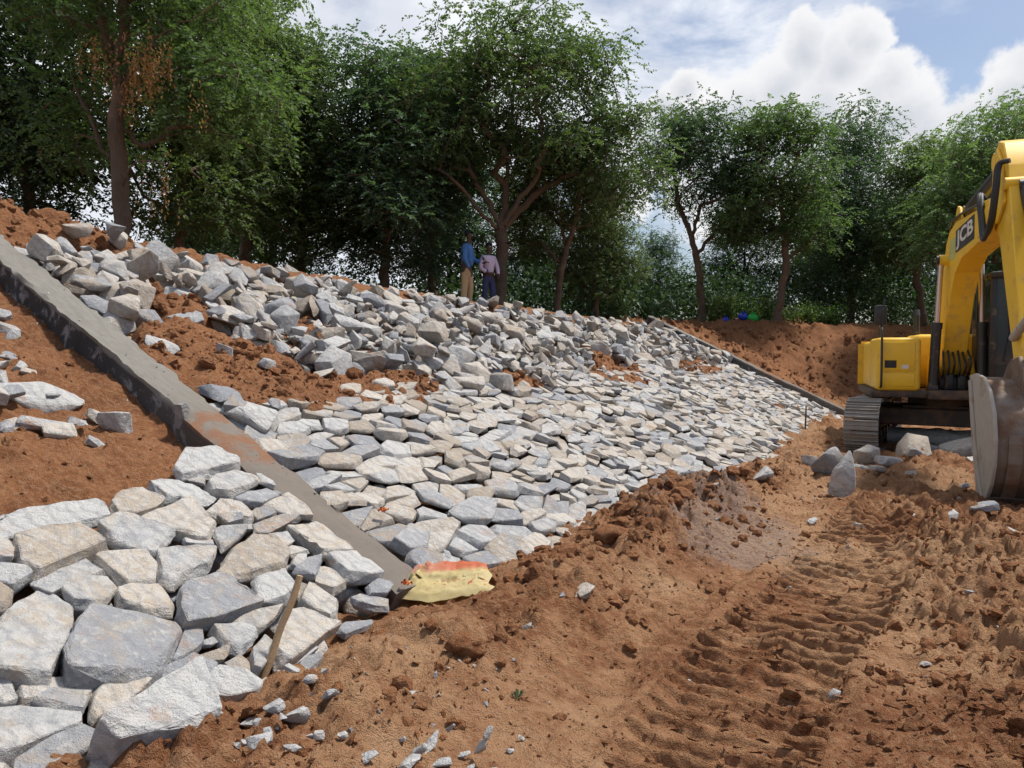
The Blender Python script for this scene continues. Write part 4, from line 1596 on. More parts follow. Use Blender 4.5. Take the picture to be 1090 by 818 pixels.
# ------------------------------------------------------------------ torn plastic sack
def sack_material():
    m, t = mat('printed_sack')
    uv = t.new('ShaderNodeTexCoord').outputs['Object']
    sx = t.new('ShaderNodeSeparateXYZ')
    t.put(sx.inputs[0], uv)
    n = t.noise(uv, 9.0, 5, 0.6, 0.4)
    n2 = t.noise(uv, 34.0, 4, 0.6)
    c = t.mix(n, (0.66, 0.54, 0.22), (0.72, 0.63, 0.38))
    y = t.math('ADD', sx.outputs[1], t.math('MULTIPLY', t.math('SUBTRACT', n, 0.5), 0.10))
    c = t.mix(t.ramp(y, 0.03, 0.085, 0, 0.9), c, t.mix(t.ramp(sx.outputs[0], -0.2, 0.15), (0.72, 0.36, 0.26), (0.64, 0.16, 0.08)))
    red = t.math('MULTIPLY', t.ramp(n2, 0.56, 0.62), t.math('MULTIPLY', t.ramp(sx.outputs[1], 0.0, -0.03), t.ramp(sx.outputs[1], -0.12, -0.08)))
    c = t.mix(t.math('MULTIPLY', red, 0.85), c, (0.62, 0.12, 0.06))
    pk = t.ramp(t.noise(uv, 5.0, 3, 0.5), 0.55, 0.66, 0, 0.6)
    c = t.mix(t.math('MULTIPLY', pk, t.ramp(sx.outputs[0], 0.0, -0.2)), c, (0.72, 0.38, 0.30))
    t.put(t.b.inputs['Base Color'], c)
    t.b.inputs['Roughness'].default_value = 0.5
    t.b.inputs['Specular IOR Level'].default_value = 0.35
    t.put(t.b.inputs['Normal'], t.bump(t.noise(uv, 60, 3, 0.5), 0.3, 0.006))
    return m


M_SACK = sack_material()
sc_u, sc_s = on_bank(470, 622, 0.06)
sx0, sy0 = to_xy(sc_u, sc_s)
bm = bmesh.new()
NXS, NYS = 44, 26
grid = []
for j in range(NYS + 1):
    row = []
    for i in range(NXS + 1):
        a, b = i / NXS - 0.5, j / NYS - 0.5
        wdt = 0.62 * (1.0 - 0.20 * (b + 0.5)) + 0.03 * math.sin(9 * b)
        rim = max(abs(a), abs(b)) * 2
        x = a * wdt * (1 + 0.16 * mnoise.noise(Vector((b * 4, 3.3, a * 1.5)))) + 0.05 * (b + .5) + 0.014 * mnoise.noise(Vector((a * 9, b * 9, 1)))
        y = b * 0.34 * (1 + 0.30 * mnoise.noise(Vector((a * 4.5, 8.1, b)))) - 0.05 * a - 0.05 * (2 * a) ** 2 * (1 if b > 0 else -0.6) + 0.012 * mnoise.noise(Vector((a * 11, b * 11, 4)))
        p = Vector((a * 6, b * 5, 7))
        z = 0.028 + 0.012 * mnoise.noise(p) + 0.022 * abs(mnoise.noise(p * 2.2)) + 0.016 * abs(mnoise.noise(p * 4.5))
        z += 0.055 * math.exp(-((a + 0.33 - 0.18 * b) / 0.035) ** 2)           # rolled fold at one side
        z -= 0.035 * math.exp(-((a - 0.02) / 0.14) ** 2 - ((b + 0.06) / 0.07) ** 2)
        edge_ = max(abs(a), abs(b)) * 2
        z *= 0.75 - 0.6 * max(0, (edge_ - 0.75) / 0.25)
        row.append(bm.verts.new((x, y, z)))
    grid.append(row)
for j in range(NYS):
    for i in range(NXS):
        bm.faces.new((grid[j][i], grid[j][i + 1], grid[j + 1][i + 1], grid[j + 1][i]))
ret = bmesh.ops.solidify(bm, geom=list(bm.faces), thickness=0.004)
o = link('plastic_sack', bm_mesh(bm, 'plastic_sack', True, R(60)), M_SACK)
o.location = (sx0, sy0, K * max(sc_s, 0) + 0.085)
o.rotation_euler = (R(24), R(-3), R(6))
tag(o, 'crumpled yellow and red printed plastic sack at the foot of the concrete beam', 'sack')

M_ORANGE = plain('orange_plastic', (0.55, 0.15, 0.04), 0.55, 0, 0.15, 40)


def scrap(px, py, w, lab, seed):
    u, s = on_bank(px, py, 0.09)
    x, y = to_xy(u, s)
    bm = bmesh.new()
    g = [[bm.verts.new(((i / 8 - .5) * w, (j / 5 - .5) * w * 0.4, 0.02 * mnoise.noise(Vector((i * .6, j * .6, seed))) + 0.012 * math.sin(i + j))) for i in range(9)] for j in range(6)]
    for j in range(5):
        for i in range(8):
            bm.faces.new((g[j][i], g[j][i + 1], g[j + 1][i + 1], g[j + 1][i]))
    bmesh.ops.solidify(bm, geom=list(bm.faces), thickness=0.003)
    ob = link('plastic_scrap', bm_mesh(bm, 'plastic_scrap', True), M_ORANGE)
    ob.location = (x, y, K * s + 0.10)
    ob.rotation_euler = (R(20), 0, R(12))
    tag(ob, lab, 'scrap')


scrap(433, 622, 0.07, 'orange plastic shred beside the yellow sack', 3)
scrap(408, 544, 0.08, 'orange plastic strip caught between laid stones beside the beam', 8)

# ------------------------------------------------------------------ bundles at the edge of the back bank
def lathe(prof, seg=20):
    bm = bmesh.new()
    rings = [[bm.verts.new((r * math.cos(6.28318 * k / seg), r * math.sin(6.28318 * k / seg), z)) for k in range(seg)] for (r, z) in prof]
    for i in range(len(prof) - 1):
        for k in range(seg):
            bm.faces.new((rings[i][k], rings[i][(k + 1) % seg], rings[i + 1][(k + 1) % seg], rings[i + 1][k]))
    bm.faces.new(rings[0][::-1])
    bm.faces.new(rings[-1])
    return bm


POT = [(0.13, 0), (0.20, 0.06), (0.235, 0.15), (0.22, 0.24), (0.13, 0.31), (0.085, 0.335), (0.08, 0.36), (0.12, 0.39), (0.125, 0.40), (0.09, 0.40), (0.07, 0.36)]
POT_ME = bm_mesh(lathe(POT), 'water_pot', True, R(60))
for (px, col_, nm, lab, dep, sc_) in [(801, (0.03, 0.45, 0.06), 'green', 'bright green plastic water pot on the edge of the earth bank', 24.2, .8), (791, (0.02, 0.06, 0.50), 'blue', 'deep blue plastic water pot beside the green one', 24.3, .72), (772, (0.03, 0.05, 0.42), 'indigo', 'dark blue plastic pot beside the red cloth bundle', 24.3, .6)]:
    me = POT_ME.copy()
    me.materials.clear()
    d = at_depth(px, 350, dep)
    o = link('water_pot', me, plain('plastic_' + nm, col_, 0.35, 0, 0.1, 20))
    o.scale = (sc_, sc_, sc_)
    o.location = (d.x, d.y, gz(d.x, d.y) + 0.03)
    tag(o, lab, 'water pot')
d = at_depth(781, 350, 24.1)
bm = bmesh.new()
bmesh.ops.create_icosphere(bm, subdivisions=3, radius=1)
for v in bm.verts:
    p = v.co * 1.6
    q = 1 + .3 * mnoise.noise(p) + .18 * abs(mnoise.noise(p * 2.7))
    v.co = Vector((v.co.x * .26 * q, v.co.y * .2 * q, v.co.z * .13 * q))
o = link('cloth_bundle', bm_mesh(bm, 'cloth_bundle', True), plain('red_cloth', (0.42, 0.07, 0.04), 0.9, 0, 0.3, 12))
o.location = (d.x, d.y, gz(d.x, d.y) + 0.08)
tag(o, 'red cloth bundle among the water pots on the earth bank', 'bundle')

# a small weed sprouting in the yard
wx, wy = on_level(552, 742, 0.03)
weed = empty('weed', (wx, wy, gz(wx, wy)))
tag(weed, 'tiny green weed sprouting from the bare soil', 'weed')
for k in range(7):
    a = k * 0.9
    bm = bmesh.new()
    L = 0.035 + 0.012 * (k % 3)
    c, sn = math.cos(a), math.sin(a)
    P = [Vector((0, 0, 0)), Vector((c * L * .5 - sn * .008, sn * L * .5 + c * .008, .022)), Vector((c * L, sn * L, .016)), Vector((c * L * .5 + sn * .008, sn * L * .5 - c * .008, .022))]
    bm.faces.new([bm.verts.new(v) for v in P])
    bmesh.ops.solidify(bm, geom=list(bm.faces), thickness=0.001)
    link('leaf', bm_mesh(bm, 'leaf'), M_LEAF_PALE, weed)

print('small things done', time.time() - T0)
# ------------------------------------------------------------------ excavator
DUST = (0.30, 0.20, 0.125)
M_YEL = plain('excavator_yellow', (0.77, 0.465, 0.026), 0.42, 0, 0.06, 9, 0.0, (0.42, 0.25, 0.10), 0.42, 3.2)
M_BLK = plain('black_paint', (0.022, 0.021, 0.020), 0.45, 0, 0.2, 20, 0, DUST, 0.25, 6)
M_GREASE = plain('carbody_steel', (0.045, 0.035, 0.028), 0.6, 0.2, 0.3, 12, 0.2, (0.17, 0.10, 0.06), 0.75, 4)
M_TRACK = plain('track_steel', (0.26, 0.24, 0.215), 0.5, 0.3, 0.25, 30, 0.3, (0.25, 0.155, 0.09), 0.5, 9)
M_CHROME = plain('chrome_rod', (0.55, 0.45, 0.40), 0.28, 0.8, 0.06, 10, 0, DUST, 0.15, 12)
M_BUCKET = plain('bucket_steel', (0.20, 0.165, 0.135), 0.6, 0.25, 0.25, 7, 0.3, (0.16, 0.085, 0.045), 0.9, 2.2)
M_BPLATE = plain('dusty_plate', (0.37, 0.34, 0.30), 0.75, 0.1, 0.2, 8, 0.3, (0.24, 0.15, 0.09), 0.45, 4.0)
M_RUBBER = plain('hose_rubber', (0.016, 0.016, 0.017), 0.55, 0, 0.2, 40)
M_WHITE = plain('decal_white', (0.62, 0.57, 0.52), 0.5, 0, 0.08, 20)
M_DECALG = plain('decal_worn_green', (0.40, 0.42, 0.16), 0.6, 0, 0.2, 14)


def glass_material():
    m, t = mat('cab_glass')
    t.b.inputs['Base Color'].default_value = (0.05, 0.065, 0.08, 1)
    t.b.inputs['Roughness'].default_value = 0.06
    t.b.inputs['Specular IOR Level'].default_value = 0.8
    tr = t.new('ShaderNodeBsdfTransparent')
    tr.inputs[0].default_value = (0.45, 0.50, 0.55, 1)
    ms = t.new('ShaderNodeMixShader')
    ms.inputs[0].default_value = 0.45
    t.l.new(t.b.outputs[0], ms.inputs[1])
    t.l.new(tr.outputs[0], ms.inputs[2])
    t.l.new(ms.outputs[0], t.out.inputs[0])
    return m


M_GLASS = glass_material()
HF = Vector((-0.348, -0.9375, 0)).normalized()           # way the upper body faces
EXC = Vector((7.25, 12.55, 0))
exc = empty('excavator', (EXC.x, EXC.y, 0.0), math.atan2(HF.y, HF.x))
tag(exc, 'yellow crawler excavator with its muddy bucket resting on the soil', 'excavator')


def box(x0, x1, y0, y1, z0, z1, bev=0.0, seg=2, taper=None):
    bm = bmesh.new()
    bmesh.ops.create_cube(bm, size=1)
    for v in bm.verts:
        v.co = Vector((x0 + (v.co.x + .5) * (x1 - x0), y0 + (v.co.y + .5) * (y1 - y0), z0 + (v.co.z + .5) * (z1 - z0)))
        if taper:
            taper(v)
    if bev:
        bmesh.ops.bevel(bm, geom=list(bm.edges), offset=bev, segments=seg, affect='EDGES', profile=0.5)
    return bm


def prism(out, y0, y1, bev=0.0, seg=1):
    """outline in the x-z plane extruded across y"""
    bm = bmesh.new()
    a = [bm.verts.new((x, y0, z)) for (x, z) in out]
    b = [bm.verts.new((x, y1, z)) for (x, z) in out]
    n = len(out)
    bm.faces.new(a)
    bm.faces.new(b[::-1])
    for i in range(n):
        bm.faces.new((a[i], b[i], b[(i + 1) % n], a[(i + 1) % n]))
    bmesh.ops.recalc_face_normals(bm, faces=bm.faces)
    if bev:
        bmesh.ops.bevel(bm, geom=list(bm.edges), offset=bev, segments=seg, affect='EDGES', profile=0.5)
    return bm


def ep(name, bm, m, parent=None, smooth=True, sharp=35):
    return link(name, bm_mesh(bm, name, smooth, R(sharp)), m, parent or exc)


def merge(*bms):
    out = bmesh.new()
    for b in bms:
        me = bpy.data.meshes.new('tmp')
        b.to_mesh(me)
        b.free()
        out.from_mesh(me)
        bpy.data.meshes.remove(me)
    return out


def cyl(p0, p1, r, seg=18):
    return tube([p0, p1], r, seg)


# ---- undercarriage: tracks lie along the toe direction
TRK_A = math.atan2(-TY, -TX) - math.atan2(HF.y, HF.x)
und = Matrix.Rotation(TRK_A, 4, 'Z')


def upart(name, bm, m, parent=None, **k):
    bm.transform(und)
    return ep(name, bm, m, parent, **k)


TL, TH, TW, GAUGE = 3.50, 0.84, 0.50, 2.10
RAD = TH / 2 - 0.03
half = TL / 2 - TH / 2
path_len = 4 * half + 2 * math.pi * RAD
NSH = 44
shoe_bm = merge(box(-0.085, 0.085, -TW / 2, TW / 2, 0.0, 0.022, 0.004, 1), box(-0.075, -0.055, -TW / 2 + .005, TW / 2 - .005, 0.02, 0.052, 0.005, 1),
                box(-0.01, 0.008, -TW / 2 + .005, TW / 2 - .005, 0.02, 0.042, 0.005, 1), box(0.055, 0.072, -TW / 2 + .005, TW / 2 - .005, 0.02, 0.042, 0.005, 1))
SHOE = bm_mesh(shoe_bm, 'track_shoe', False)
SHOE.materials.append(M_TRACK)
for side in (-1, 1):
    yc = side * GAUGE / 2
    # chain band (links) that carries the shoes
    out, inn = [], []
    for k in range(40):
        q = path_len * k / 40

        def pt(q, r):
            if q < 2 * half:
                return (-half + q, TH / 2 + r - 0.02 * math.sin(math.pi * q / (2 * half)))
            q -= 2 * half
            if q < math.pi * RAD:
                a = q / RAD
                return (half + r * math.sin(a), TH / 2 + r * math.cos(a))
            q -= math.pi * RAD
            if q < 2 * half:
                return (half - q, TH / 2 - r)
            q -= 2 * half
            a = q / RAD
            return (-half - r * math.sin(a), TH / 2 - r * math.cos(a))
        out.append(pt(q, RAD))
        inn.append(pt(q, RAD - 0.09))
    bm = bmesh.new()
    R4 = []
    for (o1, i1) in zip(out, inn):
        R4.append([bm.verts.new((o1[0], yc - .11, o1[1])), bm.verts.new((o1[0], yc + .11, o1[1])), bm.verts.new((i1[0], yc + .11, i1[1])), bm.verts.new((i1[0], yc - .11, i1[1]))])
    for k in range(40):
        A_, B_ = R4[k], R4[(k + 1) % 40]
        for j in range(4):
            bm.faces.new((A_[j], B_[j], B_[(j + 1) % 4], A_[(j + 1) % 4]))
    bmesh.ops.recalc_face_normals(bm, faces=bm.faces)
    trk = upart('crawler_track', bm, M_GREASE)
    for k in range(NSH):
        q = path_len * (k + .3) / NSH
        if q < 2 * half:
            x, z, a = -half + q, TH / 2 + RAD - 0.02 * math.sin(math.pi * q / (2 * half)), 0.0
        elif q < 2 * half + math.pi * RAD:
            a = (q - 2 * half) / RAD
            x, z = half + RAD * math.sin(a), TH / 2 + RAD * math.cos(a)
        elif q < 4 * half + math.pi * RAD:
            x, z, a = half - (q - 2 * half - math.pi * RAD), TH / 2 - RAD, math.pi
        else:
            a = math.pi + (q - 4 * half - math.pi * RAD) / RAD
            x, z = -half + RAD * math.sin(a), TH / 2 + RAD * math.cos(a)
        s_ob = bpy.data.objects.new('track_shoe', SHOE)
        COL.objects.link(s_ob)
        s_ob.parent = trk
        s_ob.matrix_local = und @ Matrix.Translation((x, yc, z)) @ Matrix.Rotation(a, 4, 'Y')
    fr = upart('track_frame', merge(box(-half - 0.05, half + 0.05, yc - 0.10, yc + 0.10, 0.26, 0.60, 0.04), box(-half + .2, half - .2, yc - .14, yc + .14, .30, .50, 0.03)), M_GREASE)
    for (nm, xx, rr) in (('idler_wheel', half, RAD - 0.10), ('drive_sprocket', -half, RAD - 0.09)):
        w = upart(nm, cyl((xx, yc - .09, TH / 2), (xx, yc + .09, TH / 2), rr, 28), M_TRACK)
        upart('hub', merge(cyl((xx, yc - .15, TH / 2), (xx, yc + .15, TH / 2), rr * 0.62, 24), cyl((xx, yc - .19, TH / 2), (xx, yc + .19, TH / 2), rr * 0.32, 20)), M_GREASE, w)
    for k in range(6):
        xx = -half + 0.3 + k * (2 * half - 0.6) / 5
        upart('track_roller', cyl((xx, yc - .12, 0.20), (xx, yc + .12, 0.20), 0.085, 16), M_GREASE)
# cross body
upart('cross_frame', merge(box(-.55, .55, -.6, .6, .42, .74, .05), prism([(.30, .46), (.62, .40), (.62, .68), (.30, .72)], -GAUGE / 2, GAUGE / 2, .02), prism([(-.62, .40), (-.30, .46), (-.30, .72), (-.62, .68)], -GAUGE / 2, GAUGE / 2, .02)), M_GREASE)
upart('slew_ring', tube([(0, 0, .70), (0, 0, .92)], 0.56, 40), M_GREASE)

# ---- upper body (x forward, y to the machine's left)
ep('deck', merge(box(-1.35, 1.02, -1.22, 1.22, .88, .99, .02), box(.2, 1.1, -.42, .42, .86, 1.0, .02)), M_GREASE)
tb = ep('tool_box', box(-0.1, 1.05, -1.16, -.52, .985, 1.83, .07, 3), M_YEL)
ep('hatch', box(.7, 1.068, -1.07, -.61, 1.30, 1.76, .012), M_YEL, tb)
ep('hatch', box(.7, 1.066, -1.07, -.61, 1.06, 1.27, .012), M_YEL, tb)
ep('grille', merge(*[box(1.066, 1.074, -1.03, -.88, 1.36 + k * .022, 1.372 + k * .022) for k in range(5)], box(1.060, 1.069, -1.04, -.87, 1.35, 1.47)), M_BLK, tb)
ep('sticker', box(1.066, 1.0705, -.80, -.70, 1.34, 1.40), M_WHITE, tb)
ep('side_cover', box(-1.35, -.12, -1.15, -.47, .985, 1.78, .06, 3), M_YEL)
hood = ep('engine_hood', box(-1.30, -.05, -.46, .90, .99, 1.90, .09, 3), M_YEL)
ep('exhaust_pipe', merge(cyl((-.75, -.35, 1.8), (-.75, -.35, 2.25), .05), cyl((-.75, -.35, 2.22), (-.80, -.35, 2.34), .055)), M_BLK, hood)
cw = []
for k in range(13):
    a = math.pi * 0.5 + math.pi * k / 12
    cw.append((-1.36 + 0.62 * math.cos(a), 1.25 * math.sin(a)))
bm = bmesh.new()
lo = [bm.verts.new((x, y, .95)) for (x, y) in cw]
hi = [bm.verts.new((x * 1.0, y, 1.80)) for (x, y) in cw]
bm.faces.new(lo[::-1])
bm.faces.new(hi)
for k in range(13):
    bm.faces.new((lo[k], lo[(k + 1) % 13], hi[(k + 1) % 13], hi[k]))
bmesh.ops.recalc_face_normals(bm, faces=bm.faces)
bmesh.ops.bevel(bm, geom=list(bm.edges), offset=.05, segments=2, affect='EDGES')
ep('counterweight', bm, M_YEL)
# handrail and mirror at the tool box corner
ep('handrail', tube(bezier([(.98, -1.09, 1.02), (1.13, -1.09, 1.12), (1.14, -1.09, 1.6), (1.08, -1.09, 1.98), (.8, -1.09, 2.0), (.72, -1.09, 1.8)], 6), .018, 8), M_BLK)
mr = ep('mirror', box(1.02, 1.06, -1.20, -1.02, 2.02, 2.34, .02), M_BLK)
ep('mirror_arm', tube([(1.05, -1.08, 1.8), (1.07, -1.08, 2.0), (1.04, -1.06, 2.44)], .013, 8), M_BLK, mr)
# boom foot brackets and hydraulic block between the cylinders
ep('boom_bracket', merge(prism([(.05, .98), (.72, .98), (.62, 1.30), (.42, 1.52), (.22, 1.52), (.08, 1.3)], -.30, -.24, .01), prism([(.05, .98), (.72, .98), (.62, 1.30), (.42, 1.52), (.22, 1.52), (.08, 1.3)], .24, .30, .01)), M_YEL)
ep('valve_block', merge(box(.42, .70, -.21, .21, 1.0, 1.20, .02), box(.5, .78, -.14, -.02, 1.0, 1.26, .02), box(.5, .78, .03, .15, 1.0, 1.24, .02)), M_BLK)
for k in range(6):
    yy = -.17 + .068 * k
    ep('hose', tube(bezier([(.66, yy, 1.16), (.90, yy * 1.1, 1.32 + .05 * (k % 3)), (.72, yy, 1.58 + .04 * (k % 2)), (.66, yy * .8, 1.75)], 6), .016, 8), M_RUBBER)

# ---- cab
cab = ep('cab', merge(
    box(-.35, 1.22, .36, 1.26, .985, 1.12, .02),
    box(1.14, 1.22, .36, .44, 1.1, 2.72, .015), box(1.14, 1.22, 1.18, 1.26, 1.1, 2.72, .015),
    box(.25, .33, .36, .43, 1.1, 2.72, .015), box(.25, .33, 1.19, 1.26, 1.1, 2.72, .015),
    box(-.35, -.25, .36, .46, 1.1, 2.72, .015), box(-.35, -.25, 1.16, 1.26, 1.1, 2.72, .015),
    box(-.33, .30, .372, .40, 1.1, 1.85), box(-.33, .30, 1.22, 1.248, 1.1, 1.85), box(-.335, -.31, .44, 1.18, 1.1, 1.8),
    box(1.165, 1.20, .44, 1.18, 1.1, 1.40)), M_BLK)
ep('roof', merge(box(-.38, 1.26, .34, 1.28, 2.70, 2.80, .035, 2), box(.0, .9, .5, 1.12, 2.79, 2.84, .02)), M_BLK, cab)
ep('windscreen', box(1.175, 1.19, .442, 1.178, 1.402, 2.70), M_GLASS, cab)
ep('side_window', box(.335, 1.138, .385, .397, 1.13, 2.70), M_GLASS, cab)
ep('side_window', box(.335, 1.138, 1.225, 1.237, 1.13, 2.70), M_GLASS, cab)
ep('side_window', box(-.248, .248, .385, .397, 1.852, 2.70), M_GLASS, cab)
ep('wiper', tube([(1.215, .55, 1.45), (1.215, .62, 1.9), (1.215, .60, 2.3)], .010, 6), M_BLK, cab)
ep('driver_seat', merge(box(-.05, .45, .58, 1.04, 1.35, 1.5, .05), box(-.12, .02, .58, 1.04, 1.45, 2.15, .05)), plain('seat_fabric', (.05, .05, .055), .9), cab)
ep('work_lamp', merge(box(1.20, 1.27, .5, .62, 2.80, 2.89, .015), box(1.20, 1.27, 1.0, 1.12, 2.80, 2.89, .015)), M_BLK, cab)

# ---- boom
BO = [(.16, 1.36), (.26, 1.50), (.38, 2.2), (.58, 2.92), (.76, 3.28), (1.02, 3.46), (1.45, 3.52), (2.6, 3.48), (3.55, 3.40), (3.86, 3.34), (3.97, 3.24), (3.93, 3.12), (3.75, 3.07), (2.7, 3.02), (1.85, 2.95), (1.42, 2.78), (1.10, 2.42), (.86, 1.9), (.60, 1.36), (.50, 1.22), (.34, 1.18)]
HWB = .170
boom = ep('boom', prism(BO, -HWB, HWB, .012), M_YEL)
# flange edges standing proud along the belly
for (xx, hw_, zz, rr) in ((.34, .24, 1.36, .12), (.98, .30, 3.02, .085), (3.82, .275, 3.22, .11)):
    ep('pin_boss', cyl((xx, -hw_, zz), (xx, hw_, zz), rr), M_YEL, boom)
for sy in (-1, 1):
    ep('pin_cap', cyl((.98, sy * .335, 3.02), (.98, sy * .30, 3.02), .075), M_BLK, boom)
ep('lug', merge(prism([(1.15, 3.48), (1.62, 3.50), (1.48, 3.74), (1.34, 3.78), (1.24, 3.70)], -.13, -.09, .008), prism([(1.15, 3.48), (1.62, 3.50), (1.48, 3.74), (1.34, 3.78), (1.24, 3.70)], .09, .13, .008)), M_YEL, boom)
ep('pipe', merge(tube(bezier([(.62, -.12, 3.10), (1.05, -.12, 3.53), (1.5, -.15, 3.60), (2.6, -.15, 3.55), (3.5, -.15, 3.48)], 6), .018, 8), tube(bezier([(.62, -.05, 3.10), (1.05, -.17, 3.52), (1.5, -.17, 3.585), (2.6, -.175, 3.535), (3.5, -.175, 3.465)], 6), .014, 8)), M_BLK, boom)
ep('fork', merge(prism([(3.3, 3.04), (3.86, 3.02), (4.0, 3.22), (3.88, 3.42), (3.3, 3.46)], -.26, -.19, .01), prism([(3.3, 3.04), (3.86, 3.02), (4.0, 3.22), (3.88, 3.42), (3.3, 3.46)], .19, .26, .01)), M_YEL, boom)


def decal_frame(x0, z0, x1, z1, w, h, y):
    """slanted strip on the boom's side web: lower-left corner, direction to lower-right corner"""
    ex = Vector((x1 - x0, 0, z1 - z0)).normalized()
    ez = Vector((-ex.z, 0, ex.x))
    return Vector((x0, y, z0)), ex, ez


def quad_plate(p, ex, ez, w, h, th, slant=0.0):
    bm = bmesh.new()
    n = Vector((0, -1, 0))
    q = [p, p + ex * w, p + ex * (w + slant) + ez * h, p + ex * slant + ez * h]
    a = [bm.verts.new(v) for v in q]
    b = [bm.verts.new(v + n * th) for v in q]
    bm.faces.new(a[::-1])
    bm.faces.new(b)
    for i in range(4):
        bm.faces.new((a[i], a[(i + 1) % 4], b[(i + 1) % 4], b[i]))
    bmesh.ops.recalc_face_normals(bm, faces=bm.faces)
    return bm


p, ex, ez = decal_frame(1.52, 3.06, 2.5, 3.10, 1, 1, -HWB - .001)
LW, LH = 1.20, 0.33
plate = ep('nameplate', quad_plate(p, ex, ez, LW, LH, .003), M_BLK, boom, smooth=False)
ep('decal', quad_plate(p - ex * 0.50 + ez * -.06, ex, ez, .40, LH * 0.95, .002, .12), M_DECALG, boom, smooth=False)
# lettering
fc = bpy.data.curves.new('lettering', 'FONT')
fc.body = 'JCB'
fc.size = 1.0
fc.offset = 0.028
fc.extrude = 0.004
tmp = bpy.data.objects.new('tmp_text', fc)
COL.objects.link(tmp)
dg = bpy.context.evaluated_depsgraph_get()
tm = bpy.data.meshes.new_from_object(tmp.evaluated_get(dg))
bpy.data.objects.remove(tmp)
co = np.empty(len(tm.vertices) * 3, np.float32)
tm.vertices.foreach_get('co', co)
co = co.reshape(-1, 3)
mn, mx = co.min(0), co.max(0)
n_ = (co - mn) / (mx - mn)
for i, v in enumerate(tm.vertices):
    a, b, c = n_[i]
    b_ = b * .82 + .09
    # seen from the machine's right the text must run towards the boom tip
    q = p + ex * (LW * (.05 + .90 * a)) + ez * (LH * b_) + Vector((0, -1, 0)) * (.004 + .003 * c)
    v.co = q
tm.update()
tm.materials.clear()
link('lettering', tm, M_WHITE, plate)

# ---- stick
ST = [(3.62, 3.86), (3.70, 4.02), (3.86, 4.09), (4.06, 4.02), (4.26, 3.72), (4.46, 3.20), (5.04, 1.62), (5.12, 1.38), (5.06, 1.24), (4.93, 1.20), (4.82, 1.30), (4.68, 1.62), (3.98, 2.94), (3.76, 3.06), (3.66, 3.3)]
stick = ep('stick', prism(ST, -.165, .165, .012), M_YEL)
for (xx, hw_, zz, rr) in ((3.80, .205, 3.86, .10), (4.97, .21, 1.36, .10), (4.30, .2, 3.5, .07)):
    ep('pin_boss', cyl((xx, -hw_, zz), (xx, hw_, zz), rr), M_YEL, stick)
ep('stick_plate', prism([(3.80, 3.14), (4.0, 3.10), (4.30, 3.30), (4.12, 3.8), (3.9, 4.0), (3.76, 3.9), (3.72, 3.4)], -.20, -.166, .008), M_YEL, stick)


def ram(name, p0, p1, split, rb, rr, parent=None):
    p0, p1 = Vector(p0), Vector(p1)
    q = p0.lerp(p1, split)
    b = ep(name, merge(cyl(p0, q, rb, 20), cyl(q.lerp(p0, .06), q.lerp(p1, .04), rb * 1.14, 20), tube([p0 - Vector((0, .07, 0)), p0 + Vector((0, .07, 0))], rb * 1.05, 16)), M_BLK, parent)
    ep('rod', merge(cyl(q, p1, rr, 16), tube([p1 - Vector((0, .06, 0)), p1 + Vector((0, .06, 0))], rr * 1.7, 16)), M_CHROME, b)
    return b


for sy in (-1, 1):
    ram('boom_cylinder', (.92, sy * .34, 1.02), (.98, sy * .27, 3.02), .50, .072, .042)
ram('stick_cylinder', (1.40, 0, 3.68), (3.76, 0, 3.90), .80, .085, .05)
ram('bucket_cylinder', (4.34, 0, 3.46), (5.42, 0, 1.95), .66, .07, .042)
# hose loop at the boom / stick joint
for (yo, dd) in ((-.27, 0), (-.29, .05)):
    ep('hose', tube(bezier([(3.3, -.17, 3.50), (3.55, yo, 3.52), (3.75, yo - .02, 3.25 - dd), (3.95, yo - .03, 2.98 - dd), (4.22, yo - .02, 3.10), (4.30, yo, 3.45), (4.28, yo + .03, 3.72), (4.34, -.16, 3.75)], 7), .028, 10), M_RUBBER)

# ---- bucket: opening towards the machine, back towards the yard
BW = .55
SH = [(4.62, 1.30), (4.86, 1.33), (5.20, 1.30), (5.47, 1.18), (5.64, .98), (5.72, .74), (5.70, .50), (5.60, .30), (5.44, .14), (5.30, .06)]
bm = bmesh.new()
th = .025
for (ys) in ((-BW + .02, BW - .02),):
    a = [bm.verts.new((x, ys[0], z)) for (x, z) in SH]
    b = [bm.verts.new((x, ys[1], z)) for (x, z) in SH]
    for i in range(len(SH) - 1):
        bm.faces.new((a[i], b[i], b[i + 1], a[i + 1]))
bmesh.ops.subdivide_edges(bm, edges=list(bm.edges), cuts=2, use_grid_fill=True)
bmesh.ops.recalc_face_normals(bm, faces=bm.faces)
bmesh.ops.solidify(bm, geom=list(bm.faces), thickness=th)
bucket = ep('bucket', bm, M_BUCKET, sharp=50)
for sy in (-1, 1):
    y0, y1 = (-BW, -BW + .035) if sy < 0 else (BW - .035, BW)
    pl = [(4.60, 1.34), (4.88, 1.37), (5.22, 1.34), (5.50, 1.21), (5.68, 1.0), (5.765, .74), (5.745, .48), (5.64, .27), (5.47, .10), (5.30, .03), (5.16, .16), (4.86, .72)]
    ep('side_plate', prism(pl, y0, y1, .008), M_BPLATE, bucket)
    ex_ = -BW - .022 if sy < 0 else BW
    ep('wear_strip', prism([(5.30, .0), (5.20, .05), (4.92, .55), (4.64, 1.28), (4.74, 1.30), (5.02, .62), (5.32, .14), (5.42, .08)], ex_, ex_ + .022, .004), M_BPLATE, bucket)
for z_ in ((5.60, .30, 5.66, .26), (5.44, 1.21, 5.52, 1.18)):
    pass
